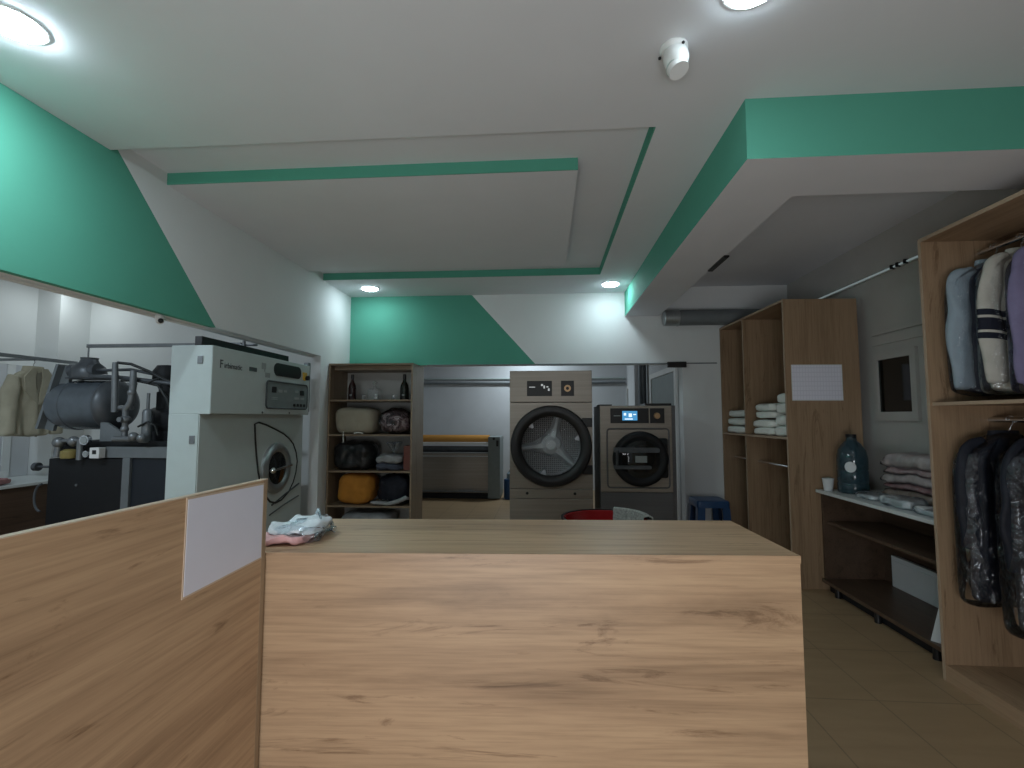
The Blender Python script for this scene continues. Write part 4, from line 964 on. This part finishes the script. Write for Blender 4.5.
O('edge_band', MB().box(nx - .0012, ny1 - .02, 0, nx - .0002, ny1, 2.405).box(nx - .0012, ny0, 2.385, nx - .0002, ny1 - .02, 2.405).box(nx + .0108, ny0 + .02, 1.462, nx + .0118, ny1 - .0205, 1.480), 'robe_edge', t, label='pale edge band')
O('hanging_rod', MB().cyl((2.42, ny0 + .02, 2.315), (2.42, ny1 - .02, 2.315), .014), 'chrome', t, True)
O('hanging_rod', MB().cyl((2.42, ny0 + .02, 1.385), (2.42, ny1 - .02, 1.385), .014), 'chrome', t, True)
def garment(name, label, x0, x1, y, z0, z1, dp, mat, seed, sleeve_mat, sleeve_z, cat, grp, front=None):
    """a garment on a hanger seen from its front: shoulders, both sleeves, vertical folds, polythene cover"""
    cx, w, h = (x0 + x1) / 2, (x1 - x0) / 2, z1 - z0
    g = thing(name, label, cat, (cx, y, z0), 0, grp)
    prof = ((0, .93, .7), (.02, .97, .9), (.10, .97, 1), (.30, .95, 1), (.50, .92, 1), (.68, .93, 1), (.80, .96, .95), (.87, .90, .85), (.92, .70, .75), (.96, .42, .6), (.985, .24, .5), (1, .18, .4))
    def ring(f, hw, hd, fold, wob):
        R = []; n = 30
        for side in (-1, 1):
            for k in range(n):
                u = (-1 + 2 * (k + .5) / n) * (1 if side < 0 else -1)
                b = hd * (1 - abs(u) ** 5) ** .5
                yo = fold * (math.sin(8.5 * u + seed + 1.5 * math.sin(3 * f)) + .6 * math.sin(17 * u + 2 * seed - 4 * f)) * (1.05 - .8 * f)
                q = noise.noise(Vector((u * 2.5 + seed, side * .7, f * 6 + seed))) * wob
                R.append((cx + hw * u + q * .6, y + side * b + yo + q, z0 + f * h + (.010 * math.sin(6 * u + seed) if f < .05 else 0)))
        return R
    O('cloth', MB().rings([ring(f, (w - .05) * a, dp / 2 * b, .016, .010) for f, a, b in prof]), mat, g, 'all', sub=1)
    for sgn in (-1, 1):
        xe = cx + sgn * (w - .045)
        P = [(cx + sgn * (w - .15), y - .005, z1 - .045 * h), (xe - sgn * .035, y - .012, z1 - .11 * h), (xe, y - .025, z1 - .34 * h), (xe, y - .028, z1 - .34 * h - .45 * (z1 - .34 * h - sleeve_z)), (xe - sgn * .01, y - .022, sleeve_z)]
        P, rad = resample(P, [.030, .050, .058, .060, .052], 22)
        sl = MB().tube(P, rad, 22)
        for v in sl.bm.verts: v.co.y = y - .012 + (v.co.y - y + .012) * .52
        O('sleeve', sl.wrinkle(.014, 10, seed + sgn), sleeve_mat, g, 'all', sub=1)
    if front:
        for sgn in (-1, 1):
            O('lapel', MB().rings([[(cx + sgn * u, y - dp / 2 - q, z) for u, q in ((a, -.004), (b_, -.004), (b_, .012), (a, .012))] for a, b_, z in ((.03, .07, z1 - .02 * h), (.05, .12, z1 - .12 * h), (.02, .10, z1 - .30 * h), (.004, .012, z1 - .48 * h))]), front, g, True)
    O('collar', MB().rings([[(cx + .075 * k * math.cos(a), y + .035 * k * math.sin(a), z) for a in [2 * PI * i_ / 20 for i_ in range(20)]] for k, z in ((1.1, z1 - .03), (.95, z1 + .02), (.82, z1 + .02), (.78, z1 - .02))], False, False), sleeve_mat, g, True)
    cov = ((-.02, .90, .95), (.0, .98, 1.0), (.10, 1.0, 1.05), (.35, .99, 1.1), (.6, .985, 1.1), (.80, .97, 1.05), (.88, .88, .98), (.93, .66, .9), (.97, .42, .7), (1.02, .20, .5))
    O('plastic_cover', MB().rings([ring(f, (w + .004) * a, (dp / 2 + .018) * b, .006, .014) for f, a, b in cov]), 'film', g, 'all', sub=1, label='clear polythene cover')
    rod = 2.315 if z1 > 1.5 else 1.385
    O('hanger', MB().tube([(cx, y, z1 - .03), (2.42, y, rod - .036)] + [(2.42 + .0205 * math.sin(a), y, rod - .0205 * math.cos(a)) for a in [PI * k / 8 for k in range(2, 13)]], .004, 8), 'chrome', g, True)
    return g
up, lo = 'wrapped clothes on the upper rail', 'black coats on the lower rail'
garment('hanging_shirt', 'slate shirt with blue-grey sleeves in film, against the cabinet side', 2.155, 2.63, 2.72, 1.53, 2.225, .085, 'navycloth', 1.0, 'bluecloth', 1.545, 'shirt', up, 'navycloth')
garment('hanging_shirt', 'beige shirt with black and white stripes hanging in film', 2.195, 2.64, 2.575, 1.53, 2.235, .085, 'striped', 2.2, 'striped', 1.56, 'shirt', up)
garment('hanging_shirt', 'purple garment hanging in film in front of the striped shirt', 2.205, 2.65, 2.425, 1.53, 2.235, .09, 'purple', 3.4, 'purple', 1.55, 'shirt', up)
garment('hanging_coat', 'black coat in shiny film on the lower rail by the cabinet side', 2.125, 2.64, 2.70, .46, 1.31, .11, 'blackcloth', 4.1, 'blackcloth', .72, 'coat', lo, 'blackcloth')
garment('hanging_coat', 'longer black coat in shiny film hanging nearer on the lower rail', 2.165, 2.65, 2.50, .38, 1.315, .12, 'blackcloth', 5.7, 'blackcloth', .66, 'coat', lo, 'blackcloth')

# ---------------------------------------------------------------- lights
def area(name, loc, rot, sx, sy, power, col=(1, 1, 1), shape='RECTANGLE'):
    l = bpy.data.lights.new(name, 'AREA'); l.shape = shape; l.size = sx; l.size_y = sy; l.energy = power; l.color = col
    o = bpy.data.objects.new(name, l); COL.objects.link(o); o.location = loc; o.rotation_euler = rot
    return o
COOL = (.86, .97, 1.0)
area('annex_ceiling_light', (-4.86, 4.53, ZC - .03), (0, 0, 0), .18, .18, 3.2, COOL, 'DISK')
area('annex_second_light', (-3.2, 4.3, ZC - .03), (0, 0, 0),   .18, .18, 1.0, COOL, 'DISK')
area('annex_front_light', (-3.7, 1.7, ZC - .03), (0, 0, 0), .2, .2, 32, (.80, .95, 1.08), 'DISK')
area('rear_room_light', (-.3, 8.6, ZC - .03), (0, 0, 0),   .25, .25, 26, (.80, .93, 1.0), 'DISK')
# daylight through the open shop front behind the viewer
area('shop_front_daylight', (-.25, -1.28, .62), (PI / 2 + .42, 0, 0), 1.9, .95, 46, (.97, 1.0, 1.03))
S.world = bpy.data.worlds.new('world'); S.world.use_nodes = True
S.world.node_tree.nodes['Background'].inputs[0].default_value = (.8, .9, 1, 1)
S.world.node_tree.nodes['Background'].inputs[1].default_value = .25

# ---------------------------------------------------------------- camera
cam = bpy.data.cameras.new('camera'); cam.sensor_width = 36; cam.lens = 480 / 1024 * 36; cam.clip_start = .02
co = bpy.data.objects.new('camera', cam); COL.objects.link(co)
co.location = (0, 0, 1.4); co.rotation_euler = (PI / 2 + math.atan(33 / 480), 0, math.atan(34.5 / 480))
S.camera = co
S.view_settings.view_transform = 'Standard'; S.view_settings.look = 'None'
S.view_settings.gamma = 1; S.view_settings.use_curve_mapping = False
S.view_settings.exposure = 0.0
S.cycles.use_denoising = True
S.cycles.max_bounces = 8; S.cycles.transparent_max_bounces = 24
